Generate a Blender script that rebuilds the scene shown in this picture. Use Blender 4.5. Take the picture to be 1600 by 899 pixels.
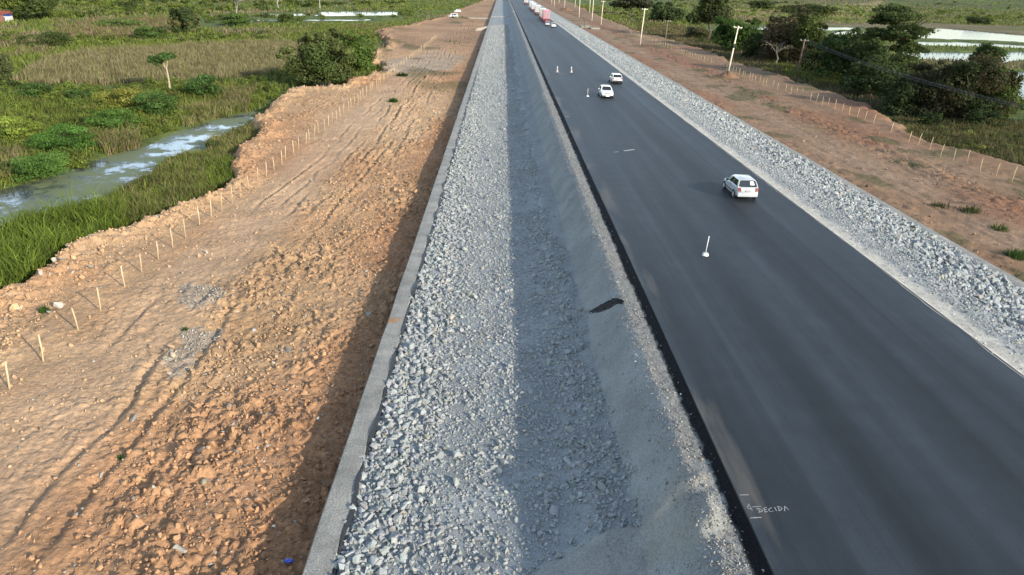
import bpy, bmesh, math, random
import numpy as np
from mathutils import Vector, Matrix

# ------------------------------------------------------------------ camera
sc = bpy.context.scene
for o in list(bpy.data.objects):
    bpy.data.objects.remove(o)
FPX, CX, CY, CAM_H = 1121.0, 800.0, 449.5, 14.0


def cam_axes(vx=785, vy=-27, roll=1.2):
    d = np.array([(vx - CX) / FPX, -(vy - CY) / FPX, 1.0]); d /= np.linalg.norm(d)
    c = math.radians(roll)
    up = np.array([math.sin(c), math.cos(c), 0.0]); up -= d * up.dot(d); up /= np.linalg.norm(up)
    return np.stack([np.cross(up, d), d, up], 0)      # rows: world x,y,z in (right, up, forward)


RC = cam_axes()
cd = bpy.data.cameras.new('camera')
cam = bpy.data.objects.new('camera', cd)
sc.collection.objects.link(cam)
m3 = np.stack([RC[:, 0], RC[:, 1], -RC[:, 2]], 1)
mw = Matrix([list(m3[i]) + [0] for i in range(3)] + [[0, 0, 0, 1]])
mw[2][3] = CAM_H
cam.matrix_world = mw
cd.sensor_width = 36
cd.lens = 36 * FPX / 1600
cd.clip_end = 30000
sc.camera = cam

# ------------------------------------------------------------------ light
SUN_EL = math.radians(20)
SH = np.array([0.73, -0.68]); SH /= np.linalg.norm(SH)
sun_vec = Vector((SH[0] * math.cos(SUN_EL), SH[1] * math.cos(SUN_EL), math.sin(SUN_EL)))
w = bpy.data.worlds.new('World'); sc.world = w; w.use_nodes = True
wn = w.node_tree
sky = wn.nodes.new('ShaderNodeTexSky'); sky.sky_type = 'NISHITA'; sky.sun_disc = False
sky.sun_elevation = SUN_EL; sky.sun_rotation = math.atan2(SH[0], SH[1])
sky.air_density = 1.0; sky.dust_density = 0.5; sky.ozone_density = 1.0
bg = wn.nodes['Background']; bg.inputs[1].default_value = 0.15
hs = wn.nodes.new('ShaderNodeHueSaturation'); hs.inputs['Saturation'].default_value = 0.78   # thin high cloud greys the blue
wn.links.new(sky.outputs[0], hs.inputs['Color']); wn.links.new(hs.outputs[0], bg.inputs[0])
sl = bpy.data.lights.new('sun', 'SUN'); sl.energy = 3.1; sl.angle = math.radians(0.9); sl.color = (1.0, 0.9, 0.76)
so = bpy.data.objects.new('sun', sl); sc.collection.objects.link(so)
so.rotation_euler = sun_vec.to_track_quat('Z', 'Y').to_euler()
so.location = (60, -60, 60)
vs = sc.view_settings
vs.view_transform = 'Standard'; vs.look = 'None'; vs.gamma = 1.0; vs.use_curve_mapping = False
vs.exposure = 1.7
sc.cycles.max_bounces = 5; sc.cycles.diffuse_bounces = 2; sc.cycles.glossy_bounces = 2
sc.cycles.transmission_bounces = 2; sc.cycles.transparent_max_bounces = 4

rng = np.random.default_rng(7)
random.seed(7)


# ------------------------------------------------------------------ helpers
def unproj(px, py, z):
    v = np.array([(px - CX) / FPX, -(py - CY) / FPX, 1.0])
    q = RC @ v
    t = (z - CAM_H) / q[2]
    return q[0] * t, q[1] * t


def W(pts, z):
    return np.array([unproj(p[0], p[1], z) for p in pts])


def hsh(ix, iy, s):
    h = np.sin(ix * 127.1 + iy * 311.7 + s * 74.7) * 43758.5453
    return h - np.floor(h)


def vnoise(x, y, s=0):
    ix, iy = np.floor(x), np.floor(y)
    fx, fy = x - ix, y - iy
    fx = fx * fx * (3 - 2 * fx); fy = fy * fy * (3 - 2 * fy)
    a = hsh(ix, iy, s); b = hsh(ix + 1, iy, s); c = hsh(ix, iy + 1, s); d = hsh(ix + 1, iy + 1, s)
    return (a + (b - a) * fx) * (1 - fy) + (c + (d - c) * fx) * fy


def fbm(x, y, octs=4, s=0):
    r = 0; a = 0.5
    for k in range(octs):
        r = r + a * (vnoise(x, y, s + k * 17) - 0.5); x = x * 2.03 + 5.1; y = y * 2.03 + 1.7; a *= 0.5
    return r * 2


def worley(x, y, s=0):
    ix, iy = np.floor(x), np.floor(y)
    best = np.full(x.shape, 9.0); cid = np.zeros(x.shape)
    for dx in (-1, 0, 1):
        for dy in (-1, 0, 1):
            px = ix + dx + hsh(ix + dx, iy + dy, s); py = iy + dy + hsh(ix + dx, iy + dy, s + 31)
            d = (px - x) ** 2 + (py - y) ** 2
            m = d < best
            best = np.where(m, d, best); cid = np.where(m, hsh(ix + dx, iy + dy, s + 57), cid)
    return np.sqrt(best), cid


def plates(x, y, s=0):
    """broken-earth relief: cells at different heights with narrow cracks"""
    ix, iy = np.floor(x), np.floor(y)
    f1 = np.full(x.shape, 9.0); f2 = np.full(x.shape, 9.0); cid = np.zeros(x.shape)
    for dx in (-1, 0, 1):
        for dy in (-1, 0, 1):
            px = ix + dx + hsh(ix + dx, iy + dy, s); py = iy + dy + hsh(ix + dx, iy + dy, s + 31)
            d = np.sqrt((px - x) ** 2 + (py - y) ** 2); m = d < f1
            f2 = np.where(m, f1, np.minimum(f2, d)); cid = np.where(m, hsh(ix + dx, iy + dy, s + 57), cid); f1 = np.where(m, d, f1)
    e = np.clip((f2 - f1) / .22, 0, 1)
    return (cid ** 2) * (.35 + .65 * e) - .35 * (1 - e), cid


def sst(a, b, x):
    t = np.clip((x - a) / (b - a), 0, 1)
    return t * t * (3 - 2 * t)


def inpoly(x, y, P):
    r = np.zeros(x.shape, bool); n = len(P)
    for i in range(n):
        x1, y1 = P[i]; x2, y2 = P[(i + 1) % n]
        if y1 == y2: continue
        c = ((y1 > y) != (y2 > y)) & (x < (x2 - x1) * (y - y1) / (y2 - y1) + x1)
        r ^= c
    return r


def polydist(x, y, P, closed=True):
    best = np.full(x.shape, 1e9); n = len(P)
    for i in range(n if closed else n - 1):
        x1, y1 = P[i]; x2, y2 = P[(i + 1) % n]
        dx, dy = x2 - x1, y2 - y1
        t = np.clip(((x - x1) * dx + (y - y1) * dy) / (dx * dx + dy * dy + 1e-9), 0, 1)
        best = np.minimum(best, (x - x1 - t * dx) ** 2 + (y - y1 - t * dy) ** 2)
    return np.sqrt(best)


def link(name, me, mats=None, parent=None):
    o = bpy.data.objects.new(name, me); sc.collection.objects.link(o)
    if mats is not None:
        for m in (mats if isinstance(mats, (list, tuple)) else [mats]): me.materials.append(m)
    if parent is not None: o.parent = parent
    return o


def mesh_np(name, V, F, col=None, smooth=False, mat=None, parent=None):
    """V (N,3); F list of int arrays (M,k)"""
    me = bpy.data.meshes.new(name)
    V = np.asarray(V, np.float32)
    if not isinstance(F, list): F = [F]
    F = [np.asarray(f, np.int32) for f in F if len(f)]
    me.vertices.add(len(V)); me.vertices.foreach_set('co', V.ravel())
    loops = np.concatenate([f.ravel() for f in F])
    sizes = np.concatenate([np.full(len(f), f.shape[1], np.int32) for f in F])
    starts = np.concatenate([[0], np.cumsum(sizes)[:-1]]).astype(np.int32)
    me.loops.add(len(loops)); me.loops.foreach_set('vertex_index', loops)
    me.polygons.add(len(sizes)); me.polygons.foreach_set('loop_start', starts)
    try: me.polygons.foreach_set('loop_total', sizes)
    except Exception: pass
    me.polygons.foreach_set('use_smooth', np.full(len(sizes), smooth, bool))
    me.update(calc_edges=True)
    if col is not None:
        a = me.attributes.new('Col', 'FLOAT_COLOR', 'POINT')
        c = np.ones((len(V), 4), np.float32); c[:, :3] = col
        a.data.foreach_set('color', c.ravel())
    return link(name, me, mat, parent)


def grid_faces(nr, nc):
    i = np.arange(nr * nc).reshape(nr, nc)
    return np.stack([i[:-1, :-1].ravel(), i[:-1, 1:].ravel(), i[1:, 1:].ravel(), i[1:, :-1].ravel()], 1)


class Acc:
    """collects many small shapes for one mesh"""
    def __init__(self): self.V = []; self.F = {}; self.C = []; self.n = 0
    def add(self, V, F, C=None):
        V = np.asarray(V, float)
        self.V.append(V)
        for f in (F if isinstance(F, list) else [F]):
            f = np.asarray(f, int)
            self.F.setdefault(f.shape[1], []).append(f + self.n)
        self.C.append(np.broadcast_to(np.array((1, 1, 1) if C is None else C, float), (len(V), 3)))
        self.n += len(V)
    def build(self, name, mat, parent=None, smooth=False):
        return mesh_np(name, np.concatenate(self.V), [np.concatenate(f) for f in self.F.values()],
                       np.concatenate(self.C), smooth, mat, parent)
    def box(self, c, s, C=None, rz=0, rx=0):
        x, y, z = [d / 2 for d in s]
        V = np.array([(a, b, d) for a in (-x, x) for b in (-y, y) for d in (-z, z)])
        if rx:
            q = np.array(Matrix.Rotation(rx, 3, 'X')); V = V @ q.T
        if rz:
            q = np.array(Matrix.Rotation(rz, 3, 'Z')); V = V @ q.T
        self.add(V + np.array(c), np.array([(0, 1, 3, 2), (4, 6, 7, 5), (0, 4, 5, 1), (2, 3, 7, 6), (0, 2, 6, 4), (1, 5, 7, 3)]), C)
    def tube(self, pts, rad, n=7, C=None, cap=True):
        pts = [Vector(p) for p in pts]; rings = []
        for i, p in enumerate(pts):
            d = (pts[min(i + 1, len(pts) - 1)] - pts[max(i - 1, 0)]).normalized()
            a = d.orthogonal().normalized() if abs(d.z) < 0.9 else Vector((1, 0, 0)).cross(d).normalized()
            b = d.cross(a)
            r = rad[i] if hasattr(rad, '__len__') else rad
            rings.append([p + (a * math.cos(t) + b * math.sin(t)) * r for t in [2 * math.pi * k / n for k in range(n)]])
        V = [tuple(v) for r in rings for v in r]; F = []
        for i in range(len(pts) - 1):
            for k in range(n):
                F.append((i * n + k, i * n + (k + 1) % n, (i + 1) * n + (k + 1) % n, (i + 1) * n + k))
        T = []
        if cap:
            V += [tuple(pts[0]), tuple(pts[-1])]; a, b = len(V) - 2, len(V) - 1
            for k in range(n):
                T.append((a, (k + 1) % n, k)); T.append((b, (len(pts) - 1) * n + k, (len(pts) - 1) * n + (k + 1) % n))
        self.add(V, [np.array(F)] + ([np.array(T)] if T else []), C)


def tag(o, label=None, cat=None, group=None, kind=None):
    if label: o['label'] = label
    if cat: o['category'] = cat
    if group: o['group'] = group
    if kind: o['kind'] = kind
    return o


def empty(name, loc, rz=0.0):
    o = bpy.data.objects.new(name, None); sc.collection.objects.link(o)
    o.location = loc; o.rotation_euler = (0, 0, rz); o.empty_display_size = 0.3
    return o


def copy_tree(o, parent=None):
    c = o.copy(); sc.collection.objects.link(c)
    if parent is not None: c.parent = parent
    for ch in [q for q in o.children]: copy_tree(ch, c)
    return c


# ------------------------------------------------------------------ materials
def mat(name, base=(0.5, 0.5, 0.5), rough=0.8, attr=False, n1=None, n2=None, bump=None, metal=0.0, spec=0.3,
        transl=0.0, objrand=0.0, coat=0.0):
    """n1,n2 = (scale xyz, detail, low, high) multiplies the colour; bump = [(kind, scale, strength, dist)]"""
    m = bpy.data.materials.new(name); m.use_nodes = True
    nt = m.node_tree; N = nt.nodes; L = nt.links
    bs = N['Principled BSDF']; out = N['Material Output']
    tc = N.new('ShaderNodeTexCoord')
    if attr:
        a = N.new('ShaderNodeAttribute'); a.attribute_name = 'Col'; cur = a.outputs['Color']
        mx = N.new('ShaderNodeMix'); mx.data_type = 'RGBA'; mx.blend_type = 'MULTIPLY'; mx.inputs[0].default_value = 1
        L.new(cur, mx.inputs[6]); mx.inputs[7].default_value = (*base, 1); cur = mx.outputs[2]
    else:
        r = N.new('ShaderNodeRGB'); r.outputs[0].default_value = (*base, 1); cur = r.outputs[0]
    for nn in (n1, n2):
        if not nn: continue
        mp = N.new('ShaderNodeMapping'); mp.inputs['Scale'].default_value = nn[0] if hasattr(nn[0], '__len__') else (nn[0],) * 3
        L.new(tc.outputs['Object'], mp.inputs[0])
        t = N.new('ShaderNodeTexNoise'); t.inputs['Scale'].default_value = 1; t.inputs['Detail'].default_value = nn[1]
        t.inputs['Roughness'].default_value = 0.6
        L.new(mp.outputs[0], t.inputs['Vector'])
        mr = N.new('ShaderNodeMapRange'); mr.inputs[1].default_value = 0.3; mr.inputs[2].default_value = 0.7
        mr.inputs[3].default_value = nn[2]; mr.inputs[4].default_value = nn[3]
        L.new(t.outputs[0], mr.inputs[0])
        mx = N.new('ShaderNodeMix'); mx.data_type = 'RGBA'; mx.blend_type = 'MULTIPLY'; mx.inputs[0].default_value = 1
        L.new(cur, mx.inputs[6]); L.new(mr.outputs[0], mx.inputs[7]); cur = mx.outputs[2]
    if objrand:
        oi = N.new('ShaderNodeObjectInfo'); mr = N.new('ShaderNodeMapRange')
        mr.inputs[3].default_value = 1 - objrand; mr.inputs[4].default_value = 1 + objrand
        L.new(oi.outputs['Random'], mr.inputs[0])
        mx = N.new('ShaderNodeMix'); mx.data_type = 'RGBA'; mx.blend_type = 'MULTIPLY'; mx.inputs[0].default_value = 1
        L.new(cur, mx.inputs[6]); L.new(mr.outputs[0], mx.inputs[7]); cur = mx.outputs[2]
    L.new(cur, bs.inputs['Base Color'])
    bs.inputs['Roughness'].default_value = rough; bs.inputs['Metallic'].default_value = metal
    bs.inputs['Specular IOR Level'].default_value = spec; bs.inputs['Coat Weight'].default_value = coat
    last = None
    for b in (bump or []):
        if b[0] == 'vor':
            t = N.new('ShaderNodeTexVoronoi'); o_ = 'Distance'
        else:
            t = N.new('ShaderNodeTexNoise'); t.inputs['Detail'].default_value = 6; o_ = 0
        t.inputs['Scale'].default_value = b[1]; L.new(tc.outputs['Object'], t.inputs['Vector'])
        bp = N.new('ShaderNodeBump'); bp.inputs['Strength'].default_value = b[2]; bp.inputs['Distance'].default_value = b[3]
        bp.invert = b[0] == 'vor'
        L.new(t.outputs[o_], bp.inputs['Height'])
        if last is not None: L.new(last, bp.inputs['Normal'])
        last = bp.outputs[0]
    if last is not None: L.new(last, bs.inputs['Normal'])
    if transl:
        tr = N.new('ShaderNodeBsdfTranslucent'); L.new(cur, tr.inputs[0])
        ms = N.new('ShaderNodeMixShader'); ms.inputs[0].default_value = transl
        L.new(bs.outputs[0], ms.inputs[1]); L.new(tr.outputs[0], ms.inputs[2]); L.new(ms.outputs[0], out.inputs[0])
    return m


M = {}
M['soil'] = mat('soil', attr=True, rough=0.95, spec=0.1, n1=(0.35, 6, 0.8, 1.18), n2=(5.0, 6, 0.72, 1.25),
                bump=[('noise', 7, 0.9, 0.06), ('noise', 26, 0.6, 0.02)])
M['terrain'] = mat('terrain', attr=True, rough=0.95, spec=0.1, n1=(0.22, 8, 0.65, 1.35), n2=(2.5, 8, 0.6, 1.4),
                   bump=[('noise', 1.6, 1.0, 0.5)])
M['grit'] = mat('grit', attr=True, rough=0.95, spec=0.15, n1=(0.8, 6, 0.86, 1.12), n2=(14, 6, 0.72, 1.25),
                bump=[('noise', 20, 0.8, 0.03)])
M['stone'] = mat('stone', attr=True, rough=0.85, spec=0.25, n1=(9, 4, 0.85, 1.12))
M['concrete'] = mat('concrete', attr=True, rough=0.9, spec=0.2, n1=(1.1, 8, 0.7, 1.2), n2=(16, 8, 0.52, 1.4),
                    bump=[('noise', 24, 0.8, 0.025)])
M['leaf'] = mat('leaf', attr=True, rough=0.7, spec=0.1, transl=0.42, objrand=0.12)
M['grass'] = mat('grass', attr=True, rough=0.75, spec=0.08, transl=0.4)
M['bark'] = mat('bark', attr=True, rough=0.95, spec=0.1, n1=(3, 5, 0.7, 1.2))
M['plain'] = mat('plain', attr=True, rough=0.8, spec=0.25, n1=(2.5, 5, 0.85, 1.1))
M['wood'] = mat('wood', base=(0.34, 0.255, 0.155), rough=0.85, spec=0.2, n1=((14, 14, 2), 4, 0.75, 1.15), objrand=0.14)
M['polecon'] = mat('pole_concrete', base=(0.52, 0.47, 0.36), rough=0.85, n1=((3, 3, 0.8), 5, 0.75, 1.15))
M['polewood'] = mat('pole_wood', base=(0.13, 0.10, 0.075), rough=0.9, n1=((6, 6, 0.6), 5, 0.7, 1.25))
M['wire'] = mat('wire', base=(0.03, 0.03, 0.03), rough=0.6)
M['white'] = mat('white_paint', base=(0.42, 0.42, 0.40), rough=0.5, n1=(6, 3, 0.92, 1.03))
M['chalk'] = mat('chalk', base=(0.26, 0.26, 0.255), rough=0.9, n1=(9, 4, 0.45, 1.15))
M['glass'] = mat('car_glass', base=(0.012, 0.014, 0.016), rough=0.06, spec=0.6)
M['rubber'] = mat('rubber', base=(0.018, 0.018, 0.018), rough=0.85)
M['rim'] = mat('rim', base=(0.45, 0.45, 0.46), rough=0.35, metal=0.7)
M['trim'] = mat('dark_trim', base=(0.02, 0.02, 0.021), rough=0.6)
M['red'] = mat('red_lens', base=(0.12, 0.010, 0.010), rough=0.25, spec=0.5)
M['lamp'] = mat('lamp_lens', base=(0.62, 0.64, 0.66), rough=0.15, spec=0.6)
M['tar'] = mat('tar', base=(0.010, 0.010, 0.011), rough=0.8, n1=(9, 5, 0.5, 1.6), bump=[('noise', 18, 1.0, 0.04)])
M['plate'] = mat('number_plate', base=(0.20, 0.205, 0.21), rough=0.5)
M['blue'] = mat('blue_plastic', base=(0.02, 0.05, 0.30), rough=0.4, spec=0.5)


def paint(name, c): return mat(name, base=c, rough=0.28, spec=0.5, coat=0.5, n1=(1.5, 3, 0.95, 1.03))


def asphalt_mat():
    m = bpy.data.materials.new('asphalt'); m.use_nodes = True
    nt = m.node_tree; N = nt.nodes; L = nt.links; bs = N['Principled BSDF']
    tc = N.new('ShaderNodeTexCoord')

    def noise(scale, detail, lo, hi, a, b, rough=0.55):
        mp = N.new('ShaderNodeMapping'); mp.inputs['Scale'].default_value = scale
        L.new(tc.outputs['Object'], mp.inputs[0])
        t = N.new('ShaderNodeTexNoise'); t.inputs['Scale'].default_value = 1; t.inputs['Detail'].default_value = detail
        t.inputs['Roughness'].default_value = rough
        L.new(mp.outputs[0], t.inputs['Vector'])
        r = N.new('ShaderNodeMapRange'); r.inputs[1].default_value = lo; r.inputs[2].default_value = hi
        r.inputs[3].default_value = a; r.inputs[4].default_value = b
        L.new(t.outputs[0], r.inputs[0]); return r.outputs[0]

    def mul(a, b):
        x = N.new('ShaderNodeMath'); x.operation = 'MULTIPLY'; L.new(a, x.inputs[0]); L.new(b, x.inputs[1]); return x.outputs[0]
    v = mul(noise((0.55, 0.012, 1), 4, 0.34, 0.66, 0.62, 1.42), noise((1.6, 0.02, 1), 2, 0.3, 0.7, 0.93, 1.07))
    v = mul(v, noise((0.5, 0.12, 1), 5, 0.3, 0.7, 0.88, 1.12))
    v = mul(v, noise((22, 22, 22), 5, 0.3, 0.7, 0.55, 1.45, .8)); v = mul(v, noise((1.4, 0.7, 1), 5, 0.3, 0.7, 0.86, 1.14)); v = mul(v, noise((0.16, 0.9, 1), 3, 0.35, 0.65, 0.93, 1.07)); v = mul(v, noise((9, 0.05, 1), 2, 0.35, 0.65, 0.9, 1.09))
    # paving joints: thin lighter lines along the road
    sx = N.new('ShaderNodeSeparateXYZ'); L.new(tc.outputs['Object'], sx.inputs[0])
    cr = N.new('ShaderNodeValToRGB'); cr.color_ramp.interpolation = 'LINEAR'
    mr = N.new('ShaderNodeMapRange'); mr.inputs[1].default_value = 7.4; mr.inputs[2].default_value = 21.4
    wob = noise((0.2, 0.05, 1), 3, 0, 1, -0.12, 0.12)
    ad = N.new('ShaderNodeMath'); ad.operation = 'ADD'; L.new(sx.outputs[0], ad.inputs[0]); L.new(wob, ad.inputs[1])
    L.new(ad.outputs[0], mr.inputs[0]); L.new(mr.outputs[0], cr.inputs[0])
    el = cr.color_ramp.elements
    stops = [(0.0, 1.25), (0.05, 1.0), (0.165, 0.88), (0.18, 1.22), (0.2, 1.1), (0.27, 1.0), (0.36, 0.68), (0.42, 1.12), (0.52, 1.05),
             (0.57, 0.62), (0.66, 0.55), (0.70, 0.98), (0.765, 1.0), (0.782, 0.66), (0.80, 1.18), (0.86, 1.08), (1.0, 1.12)]
    el[0].position = 0; el[0].color = (stops[0][1] / 2,) * 3 + (1,); el[1].position = 1; el[1].color = (stops[-1][1] / 2,) * 3 + (1,)
    for p, c in stops[1:-1]:
        e = el.new(p); e.color = (c / 2,) * 3 + (1,)
    dbl = N.new('ShaderNodeMath'); dbl.operation = 'MULTIPLY'; dbl.inputs[1].default_value = 2.0
    L.new(cr.outputs[0], dbl.inputs[0])
    v = mul(v, dbl.outputs[0])
    # dust along the left edge
    dm = N.new('ShaderNodeMapRange'); dm.inputs[1].default_value = 7.5; dm.inputs[2].default_value = 8.6
    dm.inputs[3].default_value = 1; dm.inputs[4].default_value = 0; L.new(sx.outputs[0], dm.inputs[0])
    dn = noise((0.9, 0.13, 1), 5, 0.5, 0.72, 0, 0.75)
    dust = mul(dm.outputs[0], dn)
    colr = N.new('ShaderNodeMix'); colr.data_type = 'RGBA'; colr.blend_type = 'MULTIPLY'; colr.inputs[0].default_value = 1
    colr.inputs[6].default_value = (0.0128, 0.0168, 0.0205, 1); L.new(v, colr.inputs[7])
    c2 = N.new('ShaderNodeMix'); c2.data_type = 'RGBA'; L.new(dust, c2.inputs[0]); L.new(colr.outputs[2], c2.inputs[6])
    c2.inputs[7].default_value = (0.11, 0.095, 0.075, 1)
    L.new(c2.outputs[2], bs.inputs['Base Color'])
    bs.inputs['Roughness'].default_value = 0.62; bs.inputs['Specular IOR Level'].default_value = 0.22
    t = N.new('ShaderNodeTexNoise'); t.inputs['Scale'].default_value = 60; L.new(tc.outputs['Object'], t.inputs['Vector'])
    bp = N.new('ShaderNodeBump'); bp.inputs['Strength'].default_value = 0.4; bp.inputs['Distance'].default_value = 0.01
    L.new(t.outputs[0], bp.inputs['Height']); L.new(bp.outputs[0], bs.inputs['Normal'])
    return m


def water_mat(name, algae):
    m = bpy.data.materials.new(name); m.use_nodes = True
    nt = m.node_tree; N = nt.nodes; L = nt.links; bs = N['Principled BSDF']
    tc = N.new('ShaderNodeTexCoord')
    t = N.new('ShaderNodeTexNoise'); t.inputs['Scale'].default_value = 0.22; t.inputs['Detail'].default_value = 9
    t.inputs['Roughness'].default_value = 0.68
    L.new(tc.outputs['Object'], t.inputs['Vector'])
    r = N.new('ShaderNodeMapRange'); r.inputs[1].default_value = 0.50 - algae; r.inputs[2].default_value = 0.58 - algae
    L.new(t.outputs[0], r.inputs[0])                       # 1 = algae
    mx = N.new('ShaderNodeMix'); mx.data_type = 'RGBA'; L.new(r.outputs[0], mx.inputs[0])
    mx.inputs[6].default_value = (0.035, 0.04, 0.035, 1); mx.inputs[7].default_value = (0.085, 0.10, 0.045, 1)
    L.new(mx.outputs[2], bs.inputs['Base Color'])
    rr = N.new('ShaderNodeMapRange'); rr.inputs[3].default_value = 0.10; rr.inputs[4].default_value = 0.75
    L.new(r.outputs[0], rr.inputs[0]); L.new(rr.outputs[0], bs.inputs['Roughness'])
    bs.inputs['Specular IOR Level'].default_value = 0.5; bs.inputs['IOR'].default_value = 1.33
    t2 = N.new('ShaderNodeTexNoise'); t2.inputs['Scale'].default_value = 3.0; L.new(tc.outputs['Object'], t2.inputs['Vector'])
    bp = N.new('ShaderNodeBump'); bp.inputs['Strength'].default_value = 0.12; bp.inputs['Distance'].default_value = 0.05
    L.new(t2.outputs[0], bp.inputs['Height']); L.new(bp.outputs[0], bs.inputs['Normal'])
    return m


M['asphalt'] = asphalt_mat()
M['stream'] = water_mat('stream_water', 0.055)
M['pond'] = water_mat('pond_water', -0.3)
_nt = M['pond'].node_tree                                # diffuse grey mixed in to tone down the overbright sky reflection
_d = _nt.nodes.new('ShaderNodeBsdfDiffuse'); _d.inputs[0].default_value = (.10, .12, .13, 1); _m = _nt.nodes.new('ShaderNodeMixShader'); _m.inputs[0].default_value = .5
_nt.links.new(_nt.nodes['Principled BSDF'].outputs[0], _m.inputs[1]); _nt.links.new(_d.outputs[0], _m.inputs[2]); _nt.links.new(_m.outputs[0], _nt.nodes['Material Output'].inputs[0])

# ------------------------------------------------------------------ section of the works (x across, y along)
ROAD_L, ROAD_R = 7.42, 21.35
WALL_L, WALL_LI = -5.85, -4.95
Z_SOIL_L, Z_SOIL_R = -4.2, -3.35
FENCE_L, FENCE_R = -22.8, 52.3
WATER_L, WATER_R = -5.72, -4.82
FAR = 2600.0

# ---- soil limits, traced on the ground
LB = W([(-900, 900), (-400, 640), (-150, 530), (0, 462), (40, 447), (75, 424), (100, 392), (150, 373), (195, 362), (230, 347), (300, 317),
        (345, 298), (366, 283), (366, 252), (378, 228), (408, 212), (402, 190), (418, 168), (440, 152), (470, 139), (530, 138),
        (562, 126), (600, 112), (606, 100), (565, 95), (588, 78), (606, 72), (600, 57), (592, 48), (640, 40), (690, 28), (712, 18),
        (745, 5), (765, -3)], -4.3)
LP = np.vstack([LB, [(-5, 1500), (-5, -20), (LB[0, 0], -20)]])
RB = W([(2600, 640), (2000, 405), (1700, 300), (1600, 263), (1520, 243), (1460, 230), (1425, 217), (1400, 196), (1375, 181), (1350, 166),
        (1290, 143), (1160, 104), (1100, 81), (1040, 62), (990, 49), (930, 24), (890, 4), (868, -4)], -3.8)
RP = np.vstack([RB, [(30, 1500), (30, -20), (RB[0, 0], -20)]])


def edge_sd(x, y, B, P):
    wx = x + fbm(x * 0.35, y * 0.35, 3, 3) * 1.1 * np.clip(y / 60, 0.5, 3); wy = y + fbm(x * 0.35, y * 0.35, 3, 9) * 1.1 * np.clip(y / 60, 0.5, 3)
    d = polydist(wx, wy, B, False)
    return np.where(inpoly(wx, wy, P), d, -d)


def h_soil_left(x, y, detail=True):
    sd = edge_sd(x, y, LB, LP)
    z = Z_SOIL_L + 0.18 * fbm(x * 0.12, y * 0.12, 3, 5)
    rough = sst(-19.5, -15.0, x + 1.5 * fbm(x * 0.2, y * 0.1, 2, 12)) * (1 - 0.35 * sst(60, 140, y))
    rough = np.maximum(rough, 0.75 * sst(-23.8, -25.5, x))
    rough = np.maximum(rough, 0.38)
    if detail:
        qx = x + .22 * fbm(x * 1.7, y * 1.7, 3, 2); qy = y + .22 * fbm(x * 1.7, y * 1.7, 3, 32)
        loose = sst(-.25, .3, fbm(x * .33, y * .22, 3, 34)) * .8 + .25
        p1, _ = plates(qx * 1.7 + qy * .5, qy * 1.25, 4); p2, _ = plates(qx * 3.6 + qy * .9, qy * 2.9, 8)
        z = z + rough * loose * (.21 * p1 + .16 * p2) + .05 * rough * (1 - loose) * p2
        z = z + (0.04 + 0.07 * rough) * fbm(x * 0.9, y * 0.9, 4, 6) + 0.05 * rough * fbm(x * 3.5, y * 2.6, 3, 7)
        # wheel ruts along the haul track
        wob = 1.1 * fbm(y * 0.05, y * 0 + 2.0, 3, 15)
        for xc, dp in ((-12.4, .10), (-13.8, .20), (-15.4, .24), (-17.2, .26), (-18.6, .10), (-20.2, .16)):
            t = (x - xc - wob - 0.55 * fbm(y * 0.22, y * 0 + xc, 4, 3))
            k = 0.30 + 1.5 * fbm(y * 0.11, y * 0 + xc * 3, 3, 21)
            z = z - dp * np.clip(k, 0, 1.2) * np.exp(-(t / 0.22) ** 2) + 0.7 * dp * np.clip(k, 0, 1.2) * np.exp(-((t - 0.4) / 0.2) ** 2) * (.4 + 1.2 * vnoise(x * 2.6, y * 1.8, 23))
    rim = np.exp(-((sd - 1.2) / 1.2) ** 2)
    if detail: z = z + rim * (0.35 * np.clip(.6 - worley(x * 1.5, y * 1.5, 41)[0], 0, 1) + 0.28 * fbm(x * 1.6, y * 1.6, 4, 42))
    z = z + 0.38 * rim * (0.5 + vnoise(x * 0.5, y * 0.5, 44))      # pushed-up rim
    z = z - np.clip(0.4 - sd, 0, 9) * 1.1
    return z, sd


def h_soil_right(x, y, detail=True):
    sd = edge_sd(x, y, RB, RP)
    z = Z_SOIL_R + 0.15 * fbm(x * 0.1, y * 0.1, 3, 25) - 0.10 * sst(33, 50, x)
    rough = 0.35 + 0.65 * np.exp(-((x - 46.5 - 1.5 * fbm(y * 0.05, y * 0, 2, 4)) / 2.2) ** 2) + 0.3 * np.exp(-((x - 35) / 1.6) ** 2)
    if detail:
        d1, c1 = worley(x * 1.3, y * 1.1, 14)
        qx = x + .3 * fbm(x * 1.2, y * 1.2, 3, 2); qy = y + .3 * fbm(x * 1.2, y * 1.2, 3, 32)
        z = z + rough * (.2 * plates(qx * 1.1 + qy * .3, qy * .8, 14)[0] + .12 * plates(qx * 2.3, qy * 1.7, 18)[0]) + .05 * fbm(x * .7, y * .5, 4, 27) + rough * 0.14 * fbm(x * 1.2, y * 1.2, 4, 26)
        wob = 0.8 * fbm(y * 0.03, y * 0 + 7.0, 3, 35)
        for xc, dp in ((38.6, .05), (41.3, .05)):
            t = x - xc - wob
            dp = dp * np.clip(.3 + 1.6 * fbm(y * .05, y * 0 + xc, 3, 22), 0, 1)
            z = z - dp * np.exp(-(t / 0.25) ** 2) + 0.7 * dp * np.exp(-((t - 0.45) / 0.22) ** 2)
    z = z + 0.25 * np.exp(-((sd - 1.0) / 0.9) ** 2) * vnoise(x * 0.5, y * 0.5, 45)
    z = z - np.clip(0.3 - sd, 0, 9) * 0.7
    return z, sd


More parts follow.
